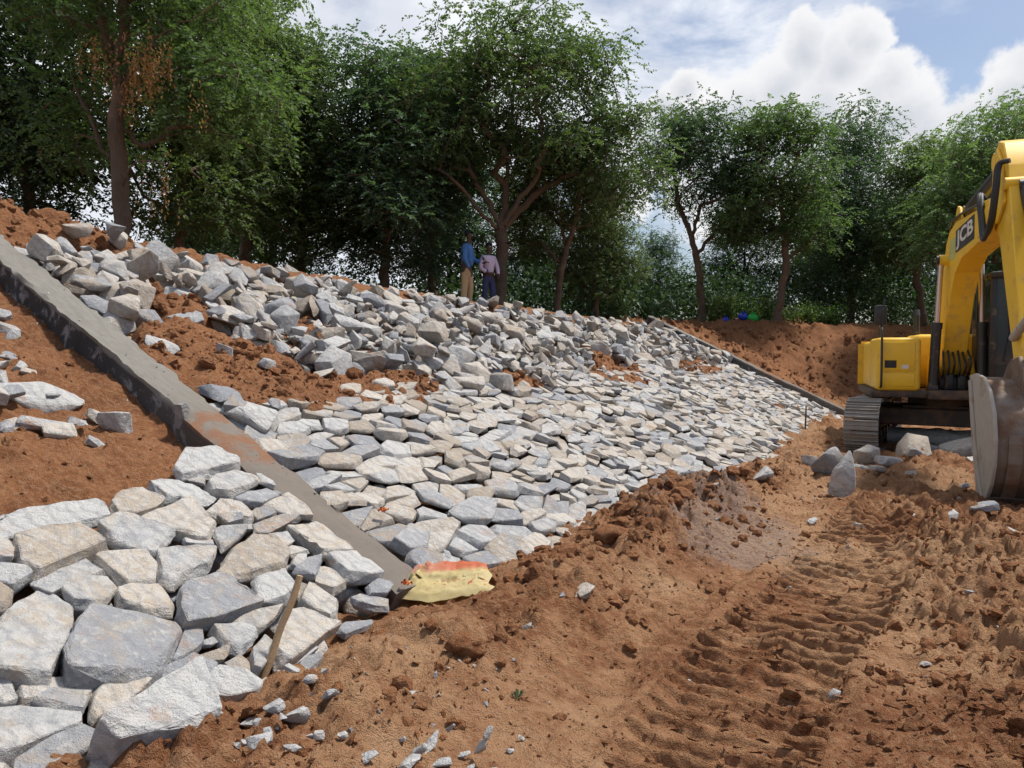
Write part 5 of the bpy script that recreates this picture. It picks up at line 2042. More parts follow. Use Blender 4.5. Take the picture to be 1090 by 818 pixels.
ep('wear_band', merge(*[prism([(5.735, .80), (5.745, .70), (5.725, .50), (5.63, .29), (5.47, .11), (5.455, .125), (5.615, .305), (5.71, .51), (5.73, .70)], y - .06, y + .06) for y in (-.36, -.0, .36)]), M_BUCKET, bucket, smooth=False)
ep('cutting_edge', prism([(5.50, .13), (5.30, .02), (5.20, -.02), (5.22, .03), (5.34, .10)], -BW, BW, .004), M_BPLATE, bucket)
for k in range(5):
    y = -BW + .09 + k * (2 * BW - .18) / 4
    ep('tooth', prism([(5.36, .13), (5.40, .06), (5.26, -.035), (5.06, -.07), (5.16, .01), (5.26, .08)], y - .055, y + .055, .01), M_BPLATE, bucket)
ep('bucket_ear', merge(prism([(4.70, 1.28), (5.56, 1.16), (5.50, 1.42), (5.30, 1.56), (5.02, 1.52), (4.86, 1.44)], -.26, -.215, .01), prism([(4.70, 1.28), (5.56, 1.16), (5.50, 1.42), (5.30, 1.56), (5.02, 1.52), (4.86, 1.44)], .215, .26, .01)), M_BUCKET, bucket)
ep('bucket_link', merge(tube([(5.42, -.16, 1.95), (5.34, -.16, 1.44)], .05, 12), tube([(5.42, .16, 1.95), (5.34, .16, 1.44)], .05, 12), tube([(4.86, -.2, 1.75), (5.42, -.2, 1.95)], .045, 12), tube([(4.86, .2, 1.75), (5.42, .2, 1.95)], .045, 12), cyl((5.42, -.24, 1.95), (5.42, .24, 1.95), .05)), M_BPLATE)

# ------------------------------------------------------------------ stone post lying under the machine
c0 = on_level(935, 480, 0.0)
M_LOG = M_STONE
p0 = Vector((*on_level(947, 474, .0), .17))
p1 = Vector((*on_level(1060, 482, .0), .17))
L = (p1 - p0).length
bm = tube([p0.lerp(p1, k / 12) for k in range(13)], 0.155, 14)
bmesh.ops.triangulate(bm, faces=[f for f in bm.faces if len(f.verts) > 4])
bmesh.ops.subdivide_edges(bm, edges=list(bm.edges), cuts=1, use_grid_fill=True)
bm.normal_update()
for v in bm.verts:
    q = v.co * 6
    v.co += v.normal * (.03 * mnoise.noise(q) + .015 * mnoise.noise(q * 2.5))
o = link('stone_post', bm_mesh(bm, 'stone_post', True, R(40)), M_STONE)
o.color = (.13, 1, 1, 1)
tag(o, 'rough whitish stone post lying across the soil under the excavator', 'stone post')
# ------------------------------------------------------------------ trees
def frustums(segs, seg_n):
    """segs: list of (p0, p1, r0, r1)"""
    P0 = np.array([s[0] for s in segs])
    P1 = np.array([s[1] for s in segs])
    r0 = np.array([s[2] for s in segs])
    r1 = np.array([s[3] for s in segs])
    d = P1 - P0
    ln = np.linalg.norm(d, axis=1, keepdims=True) + 1e-9
    d = d / ln
    P1 = P1 + d * (r1[:, None] * 0.5)
    ref = np.where(np.abs(d[:, 2:3]) > 0.9, np.array([[1.0, 0, 0]]), np.array([[0, 0, 1.0]]))
    a = np.cross(d, ref)
    a /= np.linalg.norm(a, axis=1, keepdims=True)
    b = np.cross(d, a)
    ang = np.arange(seg_n) * 2 * math.pi / seg_n
    ring = a[:, None, :] * np.cos(ang)[None, :, None] + b[:, None, :] * np.sin(ang)[None, :, None]
    rj = 1 + 0.07 * np.sin(np.arange(seg_n) * 2.4)[None, :, None] * (seg_n > 6)
    V0 = P0[:, None, :] + ring * rj * r0[:, None, None]
    V1 = P1[:, None, :] + ring * rj * r1[:, None, None]
    V = np.concatenate([V0, V1], 1).reshape(-1, 3)
    F = []
    k = np.arange(seg_n)
    for i in range(len(segs)):
        o = i * 2 * seg_n
        F.append(np.stack([o + k, o + (k + 1) % seg_n, o + seg_n + (k + 1) % seg_n, o + seg_n + k], 1))
    return V, np.concatenate(F)


def leaf_quads(C, D, Ln, Wd, rs):
    """leaf quads at C pointing along D"""
    n = len(C)
    D = D / (np.linalg.norm(D, axis=1, keepdims=True) + 1e-9)
    up = rs.normal(size=(n, 3)) * 0.55 + np.array([0, 0, 1.0])
    S = np.cross(D, up)
    S /= np.linalg.norm(S, axis=1, keepdims=True) + 1e-9
    Nn = np.cross(S, D)
    Ln = Ln[:, None]
    Wd = Wd[:, None]
    p0 = C
    p1 = C + D * Ln * 0.45 + S * Wd + Nn * Wd * 0.25
    p2 = C + D * Ln
    p3 = C + D * Ln * 0.45 - S * Wd + Nn * Wd * 0.25
    V = np.stack([p0, p1, p2, p3], 1).reshape(-1, 3)
    F = np.arange(n * 4).reshape(n, 4)
    return V, F


def blob_points(blobs, rs, noise_seed, keep=0.0):
    """clump centres inside a set of ellipsoids (centre, radii, count), pushed towards the outside"""
    out = []
    for (c, r, n) in blobs:
        k = 0
        while k < n:
            v = rs.normal(size=3)
            v /= np.linalg.norm(v)
            q = rs.rand() ** 0.42
            p = np.array(c) + v * q * np.array(r)
            nz = mnoise.noise(Vector(p * 0.75) + Vector((noise_seed * 7.1, 0, 0)))
            if nz < -0.04 + keep:
                if rs.rand() < 0.75:
                    k += 0.25
                    continue
            out.append(p)
            k += 1
    return np.array(out)


def make_tree(seed, trunk, limbs, blobs, r0, per, sig, leaf, droop=0.25):
    """trunk: polyline; limbs: list of (start index on trunk, polyline); returns wood mesh, crown mesh"""
    rs = np.random.RandomState(seed)
    nodes, par = [], []

    def add_line(pts, parent):
        pts = bezier(pts, 5)
        for p in pts:
            nodes.append(np.array(p) + rs.normal(size=3) * 0.02 * (1 if parent is not None else 0))
            par.append(parent if parent is not None else -1)
            parent = len(nodes) - 1
        return parent
    add_line(trunk, None)
    ntr = len(nodes)
    for (fi, pl) in limbs:
        i0 = int(fi * (ntr - 1))
        add_line([nodes[i0]] + [Vector(p) for p in pl], i0)
    att = blob_points(blobs, rs, seed)
    trunk_top = nodes[ntr - 1]
    order = np.argsort(np.linalg.norm(att - trunk_top, axis=1))
    low = trunk[-1][2] * 0.55 if len(limbs) == 0 else 0.0
    for k in order:
        a = att[k]
        N = np.array(nodes)
        d = np.linalg.norm(N - a, axis=1) + 0.7 * np.maximum(0, N[:, 2] - a[2] + 0.1)
        d[:int(ntr * 0.55)] += 5.0
        j = int(np.argmin(d))
        p = N[j]
        L = np.linalg.norm(a - p)
        m = max(1, int(L / 0.4))
        prev = j
        for q in range(1, m + 1):
            t = q / m
            pos = p + (a - p) * t + np.array([0, 0, 0.16 * L * math.sin(math.pi * t)]) * 0.6 + rs.normal(size=3) * 0.05 * (q < m)
            nodes.append(pos)
            par.append(prev)
            prev = len(nodes) - 1
    n = len(nodes)
    rad = np.zeros(n)
    ch = [[] for _ in range(n)]
    for i in range(n):
        if par[i] >= 0:
            ch[par[i]].append(i)
    for i in range(n - 1, -1, -1):
        if not ch[i]:
            rad[i] = 0.010
        else:
            rad[i] = sum(rad[c] ** 2.35 for c in ch[i]) ** (1 / 2.35)
    rad = 0.010 + (rad - 0.010) * (r0 - 0.010) / max(rad[0] - 0.010, 1e-6)
    # flare at the root
    thick, thin = [], []
    for i in range(n):
        if par[i] < 0:
            continue
        a, b = nodes[par[i]], nodes[i]
        fl0 = 1 + 0.45 * math.exp(-max(a[2], 0) / 0.22)
        fl1 = 1 + 0.45 * math.exp(-max(b[2], 0) / 0.22)
        s = (a, b, min(rad[par[i]], rad[i] * 1.5) * fl0, rad[i] * fl1)
        (thick if rad[i] > 0.05 else thin).append(s)
    V1, F1 = frustums(thick, 10) if thick else (np.zeros((0, 3)), np.zeros((0, 4), int))
    V2, F2 = frustums(thin, 5)
    me = mesh_np('trunk', np.concatenate([V1, V2]), np.concatenate([F1, F2 + len(V1)]), True)
    me.materials.append(M_BARK)
    # foliage: each clump is a bundle of drooping sprays
    C, D, Lf, Wf, A = [], [], [], [], []
    for a in att:
        base = rs.rand()
        ns = max(3, int(per / 9))
        for q in range(ns):
            v = rs.normal(size=3) * np.array([1, 1, 0.55])
            c0 = a + v * sig * np.array([1, 1, 0.75])
            dirv = v / (np.linalg.norm(v) + 1e-6) + np.array([0, 0, -droop]) + rs.normal(size=3) * 0.3
            dirv /= np.linalg.norm(dirv)
            m = 9
            t = np.arange(m) / m
            spray = c0 + dirv * (t[:, None] * leaf * 3.2) + np.array([0, 0, -1.0]) * (t[:, None] ** 2) * leaf * 0.9
            sd = np.cross(dirv, [0, 0, 1.0])
            sd /= np.linalg.norm(sd) + 1e-6
            sg = np.where(np.arange(m) % 2 == 0, 1.0, -1.0)[:, None]
            C.append(spray)
            D.append(dirv * 0.6 + sd * sg * 0.9 + rs.normal(size=(m, 3)) * 0.35 + np.array([0, 0, -droop]))
            s_ = leaf * rs.uniform(0.75, 1.25, size=m)
            Lf.append(s_)
            Wf.append(s_ * 0.30)
            A.append(np.clip(0.25 + 0.5 * base + rs.normal(size=m) * 0.17, 0, 0.999))
    V, F = leaf_quads(np.concatenate(C), np.concatenate(D), np.concatenate(Lf), np.concatenate(Wf), rs)
    cm = mesh_np('crown', V, F)
    face_attr(cm, np.concatenate(A))
    return me, cm


PROTO = {}
# A: tall tree at the head of the near beam, forked trunk, open crown
PROTO['A'] = make_tree(11, [(0, 0, -.2), (.03, 0, 1.0), (-.02, 0, 2.2), (.05, .05, 3.1), (.10, .1, 4.3), (.15, .1, 5.4)],
                       [(.62, [(-.22, .1, 3.6), (-.38, .2, 4.6), (-.5, .2, 5.6)]), (.55, [(.6, -.2, 3.3), (1.3, -.4, 3.6)]), (.40, [(.35, .1, 1.9), (.9, .0, 2.15), (1.5, .1, 2.1)]), (.30, [(-.35, .1, 2.0), (-.8, .2, 3.0)])],
                       [((.5, 0, 4.6), (2.3, 2.0, 1.9), 120), ((-.9, .3, 5.6), (1.6, 1.6, 1.6), 60), ((1.5, .2, 2.6), (1.2, 1.0, .9), 46), ((-1.0, .6, 2.2), (.9, .8, .8), 20), ((.3, 0, 6.6), (2.2, 2.0, 1.2), 70)],
                       .118, 165, .25, .078)
# B: broad spreading tree by the two men
PROTO['B'] = make_tree(22, [(0, 0, -.2), (-.02, 0, .8), (.03, 0, 1.7), (.02, 0, 2.1)],
                       [(1.0, [(-.30, .1, 2.7), (-.75, .1, 3.5), (-1.1, .1, 4.4)]), (1.0, [(.40, -.1, 2.7), (.95, -.1, 3.4), (1.5, 0, 4.3)]), (1.0, [(.1, .2, 3.0), (.2, .3, 4.2), (.3, .2, 5.6)]), (.9, [(-.5, -.3, 2.5), (-1.2, -.5, 3.2), (-1.9, -.4, 3.6)]), (.95, [(.8, .4, 2.9), (1.8, .5, 3.6)])],
                       [((-.9, 0, 5.0), (2.1, 2.0, 1.7), 115), ((1.9, 0, 4.9), (2.1, 2.0, 1.8), 115), ((.5, .2, 6.5), (2.4, 2.0, 1.1), 105), ((2.9, 0, 3.7), (1.1, 1.2, 1.3), 45), ((-2.2, 0, 4.2), (.9, 1.0, 1.1), 35), ((.6, .8, 4.6), (2.2, 1.6, 1.2), 60)],
                       .155, 165, .26, .086)
# C: slim leaning tree with an open vase crown
PROTO['C'] = make_tree(33, [(0, 0, -.2), (-.06, 0, 1.0), (-.22, 0, 2.0), (-.50, 0, 2.9)],
                       [(1.0, [(-.8, .1, 3.6), (-.9, .1, 4.6)]), (.9, [(-.1, -.1, 3.4), (.3, -.1, 4.4)]), (.7, [(.3, .2, 2.6), (.9, .2, 3.2)])],
                       [((-.6, 0, 4.6), (1.6, 1.5, 1.6), 100), ((.6, .1, 4.3), (1.3, 1.3, 1.3), 60), ((-.2, 0, 5.9), (1.2, 1.1, .7), 38), ((.9, 0, 3.0), (.8, .8, .7), 24)],
                       .11, 150, .26, .090)
# D: dense dark tree, leafy nearly to the ground
PROTO['D'] = make_tree(44, [(0, 0, -.2), (.05, 0, 1.0), (-.05, .1, 2.0), (.1, .1, 3.2), (.1, 0, 4.4)],
                       [(.35, [(-.6, .1, 1.9), (-1.2, .1, 2.6)]), (.4, [(.7, -.1, 2.0), (1.3, .1, 2.8)]), (.6, [(-.5, .2, 3.6), (-.9, .2, 4.6)]), (.7, [(.6, .1, 4.1), (1.0, .1, 5.0)])],
                       [((0, 0, 5.0), (2.0, 1.8, 1.9), 130), ((-1.2, .2, 3.4), (1.3, 1.3, 1.4), 70), ((1.3, 0, 3.3), (1.3, 1.3, 1.4), 70), ((0, .2, 2.2), (1.7, 1.5, 1.2), 75), ((.2, 0, 6.6), (1.3, 1.2, .9), 45)],
                       .12, 150, .27, .088)
# E: upright oval tree with a bent trunk
PROTO['E'] = make_tree(55, [(0, 0, -.2), (.12, 0, .9), (.28, 0, 1.9), (.22, 0, 2.8), (.1, 0, 3.8)],
                       [(.55, [(.8, .1, 2.4), (1.3, .1, 2.9)]), (.75, [(-.4, .1, 3.4), (-.9, .1, 4.2)]), (.8, [(.7, -.1, 3.9), (1.1, 0, 4.8)])],
                       [((.1, 0, 4.5), (1.7, 1.6, 2.0), 130), ((-.2, 0, 6.0), (1.3, 1.2, 1.0), 60), ((1.0, 0, 3.2), (1.0, 1.0, .9), 40), ((-.9, .1, 3.3), (.9, .9, .8), 30)],
                       .115, 155, .26, .090)


def plant(proto, px, depth, rz, sc, leafm, label, dz=0.0):
    d = at_depth(px, 330, depth)
    z = gz(d.x, d.y)
    t = empty('tree', (d.x, d.y, z + dz - 0.02), rz)
    t.scale = (sc, sc, sc) if isinstance(sc, (int, float)) else sc
    wood, crown = PROTO[proto]
    link('trunk', wood, None, t)
    c = bpy.data.objects.new('crown', crown)
    COL.objects.link(c)
    c.parent = t
    if len(crown.materials) == 0:
        crown.materials.append(leafm)
    c.material_slots[0].link = 'OBJECT'
    c.material_slots[0].material = leafm
    tag(t, label, 'tree', 'trees on top of the bank')
    return t


t1 = plant('A', 130, 11.6, 0, (1, 1, 1.0), M_LEAF, 'tall forked tree with browned leaf cluster above the head of the concrete beam')
# browned dead sprays hanging by the fork
rs = np.random.RandomState(8)
C, D = [], []
for (cx_, cy_, cz_, n) in [(.25, -.9, 3.0, 26), (.58, -.95, 2.95, 34), (-.22, -.9, 3.0, 18), (.42, -1.0, 2.65, 22), (.12, -.9, 2.5, 10), (.72, -.8, 1.35, 6), (.50, -.8, 1.15, 6), (1.1, -.9, 2.4, 5)]:
    for k in range(n):
        c0 = np.array([cx_ + .45, cy_, cz_]) + rs.normal(size=3) * np.array([.12, .12, .15])
        for j in range(9):
            C.append(c0 + np.array([0, 0, -.05 * j]) + rs.normal(size=3) * .02)
            D.append(np.array([rs.normal() * .5, rs.normal() * .5, -.8]))
C, D = np.array(C), np.array(D)
V, F = leaf_quads(C, D, np.full(len(C), .055), np.full(len(C), .014), rs)
me = mesh_np('dead_leaves', V, F)
face_attr(me, rs.rand(len(F)))
o = link('dead_leaves', me, M_LEAF_DEAD, t1)
tag(o, 'rust brown dead leaf sprays')

tw = [tube(bezier([(.05, 0, 3.1), (.35, -.4, 3.3), (.75, -.85, 3.2), (1.05, -.95, 3.0)], 5), [.022 - .0012 * k for k in range(16)], 6),
      tube(bezier([(.04, 0, 2.7), (.1, -.5, 3.0), (.25, -.9, 3.15)], 5), [.02 - .0014 * k for k in range(11)], 6),
      tube(bezier([(.03, 0, 2.2), (.4, -.5, 2.55), (.85, -.95, 2.6), (1.5, -.9, 2.55)], 5), [.02 - .0011 * k for k in range(16)], 6),
      tube(bezier([(.02, 0, 1.2), (.5, -.5, 1.5), (1.15, -.8, 1.4)], 5), [.018 - .0012 * k for k in range(11)], 6)]
for b in tw:
    link('dead_branch', bm_mesh(b, 'dead_branch', True), M_BARK, t1)
plant('D', 40, 15.0, 2.1, (1.0, 1.0, 1.0), M_LEAF_BLUE, 'dark many-stemmed tree behind the soil heap at the head of the beam')
plant('D', -150, 13.5, 0.7, 1.05, M_LEAF_BLUE, 'dark leafy tree overhanging the bare soil above the beam')
plant('D', 195, 16.0, 4.0, (1.0, 1.0, 1.08), M_LEAF, 'mid green tree with dark straight trunk beside the tall forked tree')
plant('B', 262, 18.5, 1.2, (.9, .9, 1.12), M_LEAF_PALE, 'full paler green tree rising above the upper rubble')
plant('D', 322, 19.5, 3.1, (1.05, 1.05, .96), M_LEAF, 'tall drooping tree with an open notch of sky beside it')
plant('D', 408, 19.0, 5.2, (1.05, 1.05, .93), M_LEAF_BLUE, 'dense dark tree behind the rim of boulders')
plant('E', 462, 21.5, 1.9, (1.15, 1.15, 1.12), M_LEAF_BLUE, 'dark oval tree behind the man in blue')
plant('B', 533, 18.9, 0.0, (1.0, 1.0, 1.04), M_LEAF, 'broad spreading tree with bare forked limbs next to the two men')
plant('C', 592, 20.3, 2.6, (.8, .8, .78), M_LEAF, 'short slender tree with stripped bark beyond the two men')
plant('D', 634, 21.5, 0.4, (.62, .62, .62), M_LEAF_PALE, 'small bushy tree at the low end of the rubble rim')
plant('C', 748, 25.0, 0.0, (1.05, 1.05, 1.13), M_LEAF_BLUE, 'slim leaning tree with bare pale trunk beside the water pots')
plant('E', 826, 24.0, 0.0, (1.05, 1.05, 1.02), M_LEAF, 'upright green tree with bent trunk on the back bank')
plant('D', 905, 28.0, 1.0, (1.12, 1.12, 1.12), M_LEAF_BLUE, 'dark rounded tree with several stems behind the excavator body')
plant('E', 985, 25.5, 2.5, (1.0, 1.0, .92), M_LEAF_PALE, 'pale green tree behind the excavator boom')
plant('B', 1075, 22.5, 3.6, (.95, .95, 1.0), M_LEAF_PALE, 'pale wide tree rising over the excavator arm')
plant('D', 1150, 19.5, 0.2, 1.0, M_LEAF, 'leafy tree beyond the excavator cab')
# second row behind
rngt = random.Random(3)
for (px, dep, pr, s_, lm, lab) in [
        (230, 24, 'D', 1.0, M_LEAF_BLUE, 'dark tree in the second row behind the paler full tree'),
        (300, 26, 'E', 1.0, M_LEAF_BLUE, 'dark oval tree in the second row behind the drooping tree'),
        (480, 28, 'D', 1.0, M_LEAF_BLUE, 'dark bushy tree in the second row behind the man in blue'),
        (560, 29, 'D', .85, M_LEAF_BLUE, 'dark bushy tree in the second row behind the broad spreading tree'),
        (640, 30, 'D', .66, M_LEAF, 'low bushy tree in the second row beyond the end of the rubble'),
        (700, 31, 'D', .55, M_LEAF_BLUE, 'low dark tree under the open sky beside the slim leaning tree'),
        (790, 33, 'D', .85, M_LEAF_BLUE, 'dark tree in the second row between leaning tree and bent tree'),
        (870, 33, 'D', .92, M_LEAF, 'bushy tree in the second row behind the bent tree'),
        (950, 34, 'D', .95, M_LEAF_BLUE, 'dark tree in the second row behind the excavator boom'),
        (1030, 32, 'D', 1.0, M_LEAF, 'bushy tree in the second row behind the excavator arm'),
        (1110, 30, 'D', 1.0, M_LEAF_BLUE, 'dark tree in the second row beyond the cab')]:
    plant(pr, px, dep, rngt.uniform(0, 6.28), s_, lm, lab)

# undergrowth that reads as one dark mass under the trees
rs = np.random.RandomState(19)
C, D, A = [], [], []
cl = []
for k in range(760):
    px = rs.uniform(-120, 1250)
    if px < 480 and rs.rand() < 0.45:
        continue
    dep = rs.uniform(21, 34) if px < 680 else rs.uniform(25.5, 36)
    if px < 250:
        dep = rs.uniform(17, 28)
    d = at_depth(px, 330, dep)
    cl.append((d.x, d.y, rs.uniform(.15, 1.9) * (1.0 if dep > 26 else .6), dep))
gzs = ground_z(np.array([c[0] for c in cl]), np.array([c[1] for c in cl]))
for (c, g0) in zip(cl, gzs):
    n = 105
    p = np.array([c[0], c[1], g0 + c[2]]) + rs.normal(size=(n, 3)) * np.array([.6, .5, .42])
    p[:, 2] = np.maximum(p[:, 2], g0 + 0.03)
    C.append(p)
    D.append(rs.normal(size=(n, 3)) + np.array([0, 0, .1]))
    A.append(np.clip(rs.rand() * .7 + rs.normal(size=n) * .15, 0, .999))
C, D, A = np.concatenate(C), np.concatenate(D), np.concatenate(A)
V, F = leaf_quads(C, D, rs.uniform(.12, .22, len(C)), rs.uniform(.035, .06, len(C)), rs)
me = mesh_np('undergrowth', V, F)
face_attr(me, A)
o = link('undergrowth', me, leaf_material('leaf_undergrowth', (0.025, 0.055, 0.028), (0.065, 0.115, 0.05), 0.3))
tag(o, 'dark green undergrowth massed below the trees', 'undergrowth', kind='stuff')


print('trees done', time.time() - T0)


# low shrubs in the light beside the pots
def shrub(px, dep, h, w, lm, lab, seed):
    rs = np.random.RandomState(seed)
    d = at_depth(px, 345, dep)
    z = gz(d.x, d.y)
    t = empty('shrub', (d.x, d.y, z))
    segs, C, D = [], [], []
    for k in range(14):
        a = rs.rand() * 6.28
        tip = np.array([math.cos(a) * w * rs.rand(), math.sin(a) * w * rs.rand(), h * rs.uniform(.5, 1)])
        b0 = np.array([math.cos(a) * .06, math.sin(a) * .06, -.05])
        mid = b0 * .5 + tip * .5 + np.array([0, 0, .1 * h])
        segs += [(b0, mid, .014, .009), (mid, tip, .009, .004)]
        for j in range(70):
            q = rs.rand() ** .6
            p = (b0 + (tip - b0) * q) + rs.normal(size=3) * .11
            p[2] = max(p[2], 0.02)
            C.append(p)
            D.append(rs.normal(size=3) + np.array([0, 0, .25]))
    V, F = frustums(segs, 5)
    link('stem', mesh_np('stem', V, F, True), M_BARK, t)
    V, F = leaf_quads(np.array(C), np.array(D), rs.uniform(.07, .13, len(C)), rs.uniform(.02, .035, len(C)), rs)
    me = mesh_np('foliage', V, F)
    face_attr(me, rs.rand(len(F)))
    link('foliage', me, lm, t)
    tag(t, lab, 'shrub', 'shrubs along the back bank')


M_LEAF_FRESH = leaf_material('leaf_fresh', (0.07, 0.13, 0.035), (0.16, 0.25, 0.075), 0.3)
shrub(762, 25.2, 1.2, .8, M_LEAF_FRESH, 'light green shrub at the foot of the slim leaning tree', 1)
shrub(778, 25.6, 1.0, .7, M_LEAF_FRESH, 'light green shrub behind the water pots', 2)
shrub(800, 25.8, .9, .7, M_LEAF_FRESH, 'fresh green shrub right behind the green pot', 3)
shrub(838, 24.6, .5, .6, M_LEAF_FRESH, 'low green tuft on the bank beyond the bent trunk', 4)
shrub(858, 24.9, .5, .6, M_LEAF_FRESH, 'low green tuft on the bank between bent tree and excavator', 5)
shrub(885, 25.0, .6, .6, M_LEAF_FRESH, 'low green tuft on the bank just before the excavator mirror', 6)
shrub(690, 24.6, 1.1, .9, M_LEAF, 'green shrub at the end of the rubble rim', 7)
shrub(655, 22.5, 1.2, .8, M_LEAF, 'bushy green shrub under the small bushy tree', 8)
shrub(815, 26.5, 1.2, .8, M_LEAF, 'green shrub against the bent trunk', 9)

# ------------------------------------------------------------------ the two men on the crest
M_SKIN = plain('skin', (0.075, 0.040, 0.026), 0.5, 0, 0.1, 20)
M_HAIR = plain('hair', (0.010, 0.009, 0.009), 0.6, 0, 0.2, 60)
M_BLUE = plain('blue_shirt', (0.07, 0.20, 0.48), 0.85, 0, 0.15, 18, 0.2)
M_KHAKI = plain('khaki_trousers', (0.60, 0.42, 0.23), 0.85, 0, 0.12, 18, 0.2)
M_PINK = plain('lilac_shirt', (0.66, 0.54, 0.68), 0.85, 0, 0.12, 18, 0.2)
M_NAVY = plain('navy_trousers', (0.05, 0.055, 0.14), 0.8, 0, 0.15, 18, 0.2)
M_SHOE = plain('shoe_leather', (0.03, 0.022, 0.018), 0.5)


def skinned(name, verts, edges, radii, m, parent=None, sub=2, root=0):
    me = bpy.data.meshes.new(name)
    me.from_pydata(verts, edges, [])
    o = bpy.data.objects.new(name, me)
    COL.objects.link(o)
    me.materials.append(m)
    o.modifiers.new('skin', 'SKIN').use_smooth_shade = True
    sv = me.skin_vertices[0].data
    for i, r in enumerate(radii):
        sv[i].radius = r if isinstance(r, tuple) else (r, r)
        sv[i].use_root = (i == root)
    s = o.modifiers.new('sub', 'SUBSURF')
    s.levels = s.render_levels = sub
    if parent:
        o.parent = parent
    return o


def chain(V, E, Rr, start, pts):
    prev = start
    for (p, r) in pts:
        V.append(p)
        Rr.append(r)
        E.append((prev, len(V) - 1))
        prev = len(V) - 1
    return prev


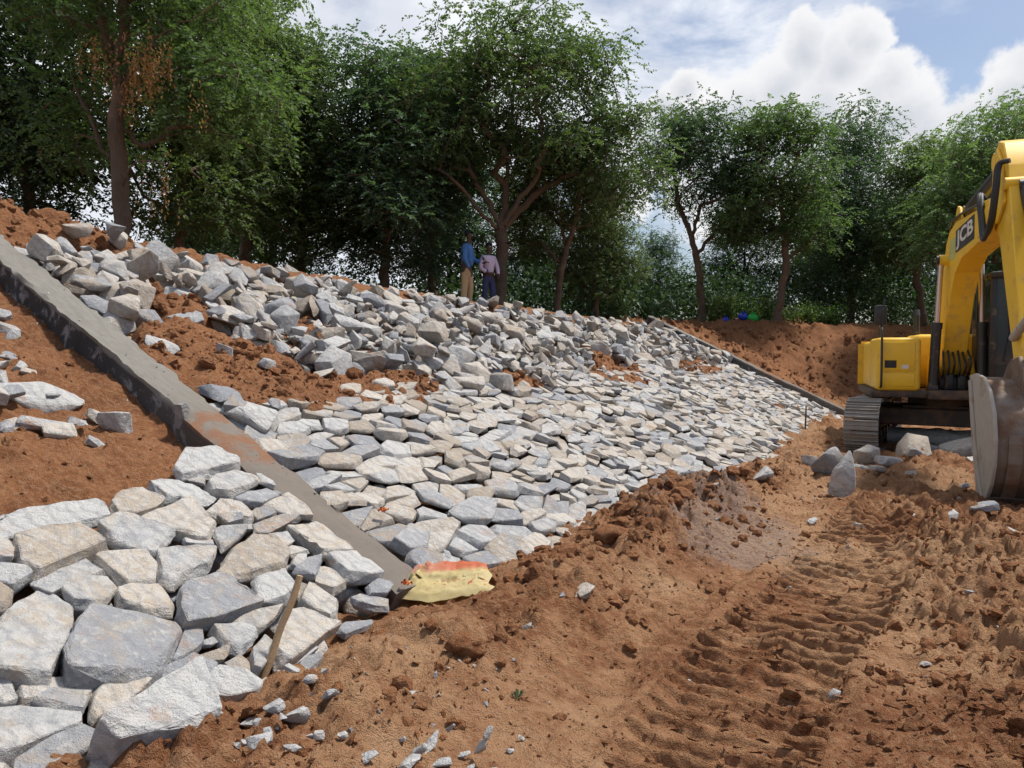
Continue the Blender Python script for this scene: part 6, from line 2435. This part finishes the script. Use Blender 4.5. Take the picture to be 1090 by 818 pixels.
def person(px, dep, face, height, shirt, trous, armL, armR, label, head_turn=0.0, lean=0.0):
    """local frame: x forward (the way the body faces), y left, z up; arms given as elbow, wrist, knuckles"""
    d = at_depth(px, 330, dep)
    z = gz(d.x, d.y)
    V, E, Rr = [(0, 0, .93)], [], [(.105, .135)]
    chest = chain(V, E, Rr, 0, [((.01 + lean * .3, 0, 1.10), (.095, .125)), ((.02 + lean * .6, 0, 1.28), (.105, .15)), ((.0 + lean, 0, 1.41), (.08, .12))])
    neck = chain(V, E, Rr, chest, [((.02 + lean, 0, 1.49), .052), ((.035 + lean, 0, 1.56), .058), ((.045 + lean, 0, 1.65), (.092, .075)), ((.03 + lean, 0, 1.73), (.075, .062))])
    hd = Vector((.045 + lean, 0, 1.64))
    hands = []
    for sgn, arm in ((1, armL), (-1, armR)):
        el, wr, kn = arm
        last = chain(V, E, Rr, chest - 1, [((.0 + lean, sgn * .17, 1.385), .062), (el, .042), (wr, .030), (kn, (.018, .038))])
        wv, kv = Vector(wr), Vector(kn)
        dr = (kv - wv).normalized()
        hands.append((last, wv, kv, dr, sgn))
    for sgn in (1, -1):
        fx = .04 * sgn
        chain(V, E, Rr, 0, [((0, sgn * .095, .86), .095), ((.02 + fx, sgn * .10, .50), .060), ((-.015 + fx, sgn * .105, .10), .043), ((.02 + fx, sgn * .11, .05), .045), ((.14 + fx, sgn * .125, .032), (.032, .045))])
    sc = height / 1.76
    body = skinned('person', V, E, Rr, M_SKIN)
    body.location = (d.x, d.y, z)
    body.rotation_euler = (0, 0, face)
    body.scale = (sc, sc, sc)
    tag(body, label, 'person')
    # fingers: four plus thumb on each hand
    for (last, wv, kv, dr, sgn) in hands:
        side = dr.cross(Vector((1, 0, 0))) if abs(dr.x) < .8 else dr.cross(Vector((0, 0, 1)))
        side.normalize()
        pal = dr.cross(side)
        FV, FE, FR = [tuple(kv)], [], [(.014, .034)]
        for q in range(4):
            ln = (.07, .08, .075, .058)[q]
            b = kv + side * (.027 - .018 * q)
            chain(FV, FE, FR, 0, [(tuple(b + dr * .012), .009), (tuple(b + dr * ln * .6 + pal * .012), .0085), (tuple(b + dr * ln + pal * .035), .007)])
        tb_ = wv.lerp(kv, .45) + side * .03
        chain(FV, FE, FR, 0, [(tuple(tb_), .011), (tuple(tb_ + side * .022 + dr * .035), .009), (tuple(tb_ + side * .026 + dr * .062), .008)])
        skinned('hand', FV, FE, FR, M_SKIN, body, 1)
    # head details
    nose = [(hd.x + .082, 0, 1.655), (hd.x + .10, 0, 1.632), (hd.x + .088, 0, 1.615)]
    skinned('nose', nose, [(0, 1), (1, 2)], [.012, .017, .014], M_SKIN, body, 1)
    for sgn in (1, -1):
        skinned('ear', [(hd.x - .01, sgn * .074, 1.665), (hd.x - .018, sgn * .084, 1.64), (hd.x - .008, sgn * .074, 1.61)], [(0, 1), (1, 2)], [.012, .014, .009], M_SKIN, body, 1)
        bm = bmesh.new()
        bmesh.ops.create_uvsphere(bm, u_segments=10, v_segments=8, radius=.013)
        e = link('eye', bm_mesh(bm, 'eye', True), plain('eye_white', (.55, .5, .46), .3), body)
        e.location = (hd.x + .070, sgn * .031, 1.655)
    mo = link('mouth', bm_mesh(box(hd.x + .074, hd.x + .088, -.024, .024, 1.578, 1.590, .004), 'mouth', True), plain('lip', (.10, .04, .035), .5), body)
    bm = bmesh.new()
    bmesh.ops.create_uvsphere(bm, u_segments=20, v_segments=14, radius=1)
    for v in bm.verts:
        n = 1 + .05 * mnoise.noise(v.co * 5)
        v.co = Vector((v.co.x * .104 * n, v.co.y * .088 * n, v.co.z * .092 * n))
    bmesh.ops.delete(bm, geom=[v for v in bm.verts if v.co.x > .045 and v.co.z < .035 or v.co.z < -.06], context='VERTS')
    hr = link('hair', bm_mesh(bm, 'hair', True), M_HAIR, body)
    hr.location = (hd.x - .016, 0, 1.69)
    # clothes
    V, E, Rr = [(0, 0, .92)], [], [(.135, .165)]
    ch = chain(V, E, Rr, 0, [((.01 + lean * .3, 0, 1.10), (.118, .148)), ((.02 + lean * .6, 0, 1.28), (.122, .165)), ((.0 + lean, 0, 1.415), (.092, .13))])
    chain(V, E, Rr, ch, [((.02 + lean, 0, 1.475), .064)])
    for sgn, arm in ((1, armL), (-1, armR)):
        el, wr, kn = [Vector(q) for q in arm]
        chain(V, E, Rr, ch - 1, [((.0 + lean, sgn * .175, 1.385), .078), (tuple(el), .057), (tuple(el.lerp(wr, .9)), .044)])
    skinned('shirt', V, E, Rr, shirt, body)
    V, E, Rr = [(0, 0, .97)], [], [(.122, .15)]
    hp = chain(V, E, Rr, 0, [((0, 0, .88), (.125, .15))])
    for sgn in (1, -1):
        fx = .04 * sgn
        chain(V, E, Rr, hp, [((0, sgn * .095, .82), .108), ((.02 + fx, sgn * .10, .50), .080), ((-.012 + fx, sgn * .105, .20), .068), ((-.01 + fx, sgn * .107, .07), .066)])
    skinned('trousers', V, E, Rr, trous, body)
    for sgn in (1, -1):
        fx = .04 * sgn
        skinned('shoe', [(-.05 + fx, sgn * .107, .045), (.06 + fx, sgn * .115, .045), (.16 + fx, sgn * .127, .035)], [(0, 1), (1, 2)], [.045, .05, (.036, .048)], M_SHOE, body, 1)
    return body


# man in blue: facing right along the crest, near arm hanging in front, far hand held out
person(497, 17.6, R(-12), 1.80, M_BLUE, M_KHAKI,
       ((.10, .24, 1.13), (.32, .22, 1.05), (.40, .20, 1.07)), ((.02, -.24, 1.11), (.14, -.22, .86), (.17, -.21, .78)),
       'man in blue shirt and khaki trousers standing on the crest, hand held out', lean=.02)
person(520, 17.9, R(-52), 1.60, M_PINK, M_NAVY,
       ((.06, .25, 1.12), (.20, .18, .92), (.26, .14, .88)), ((.0, -.25, 1.11), (.16, -.16, .97), (.22, -.10, .96)),
       'man in pale lilac shirt and dark trousers standing beside the forked tree trunk')

print('all done', time.time() - T0)
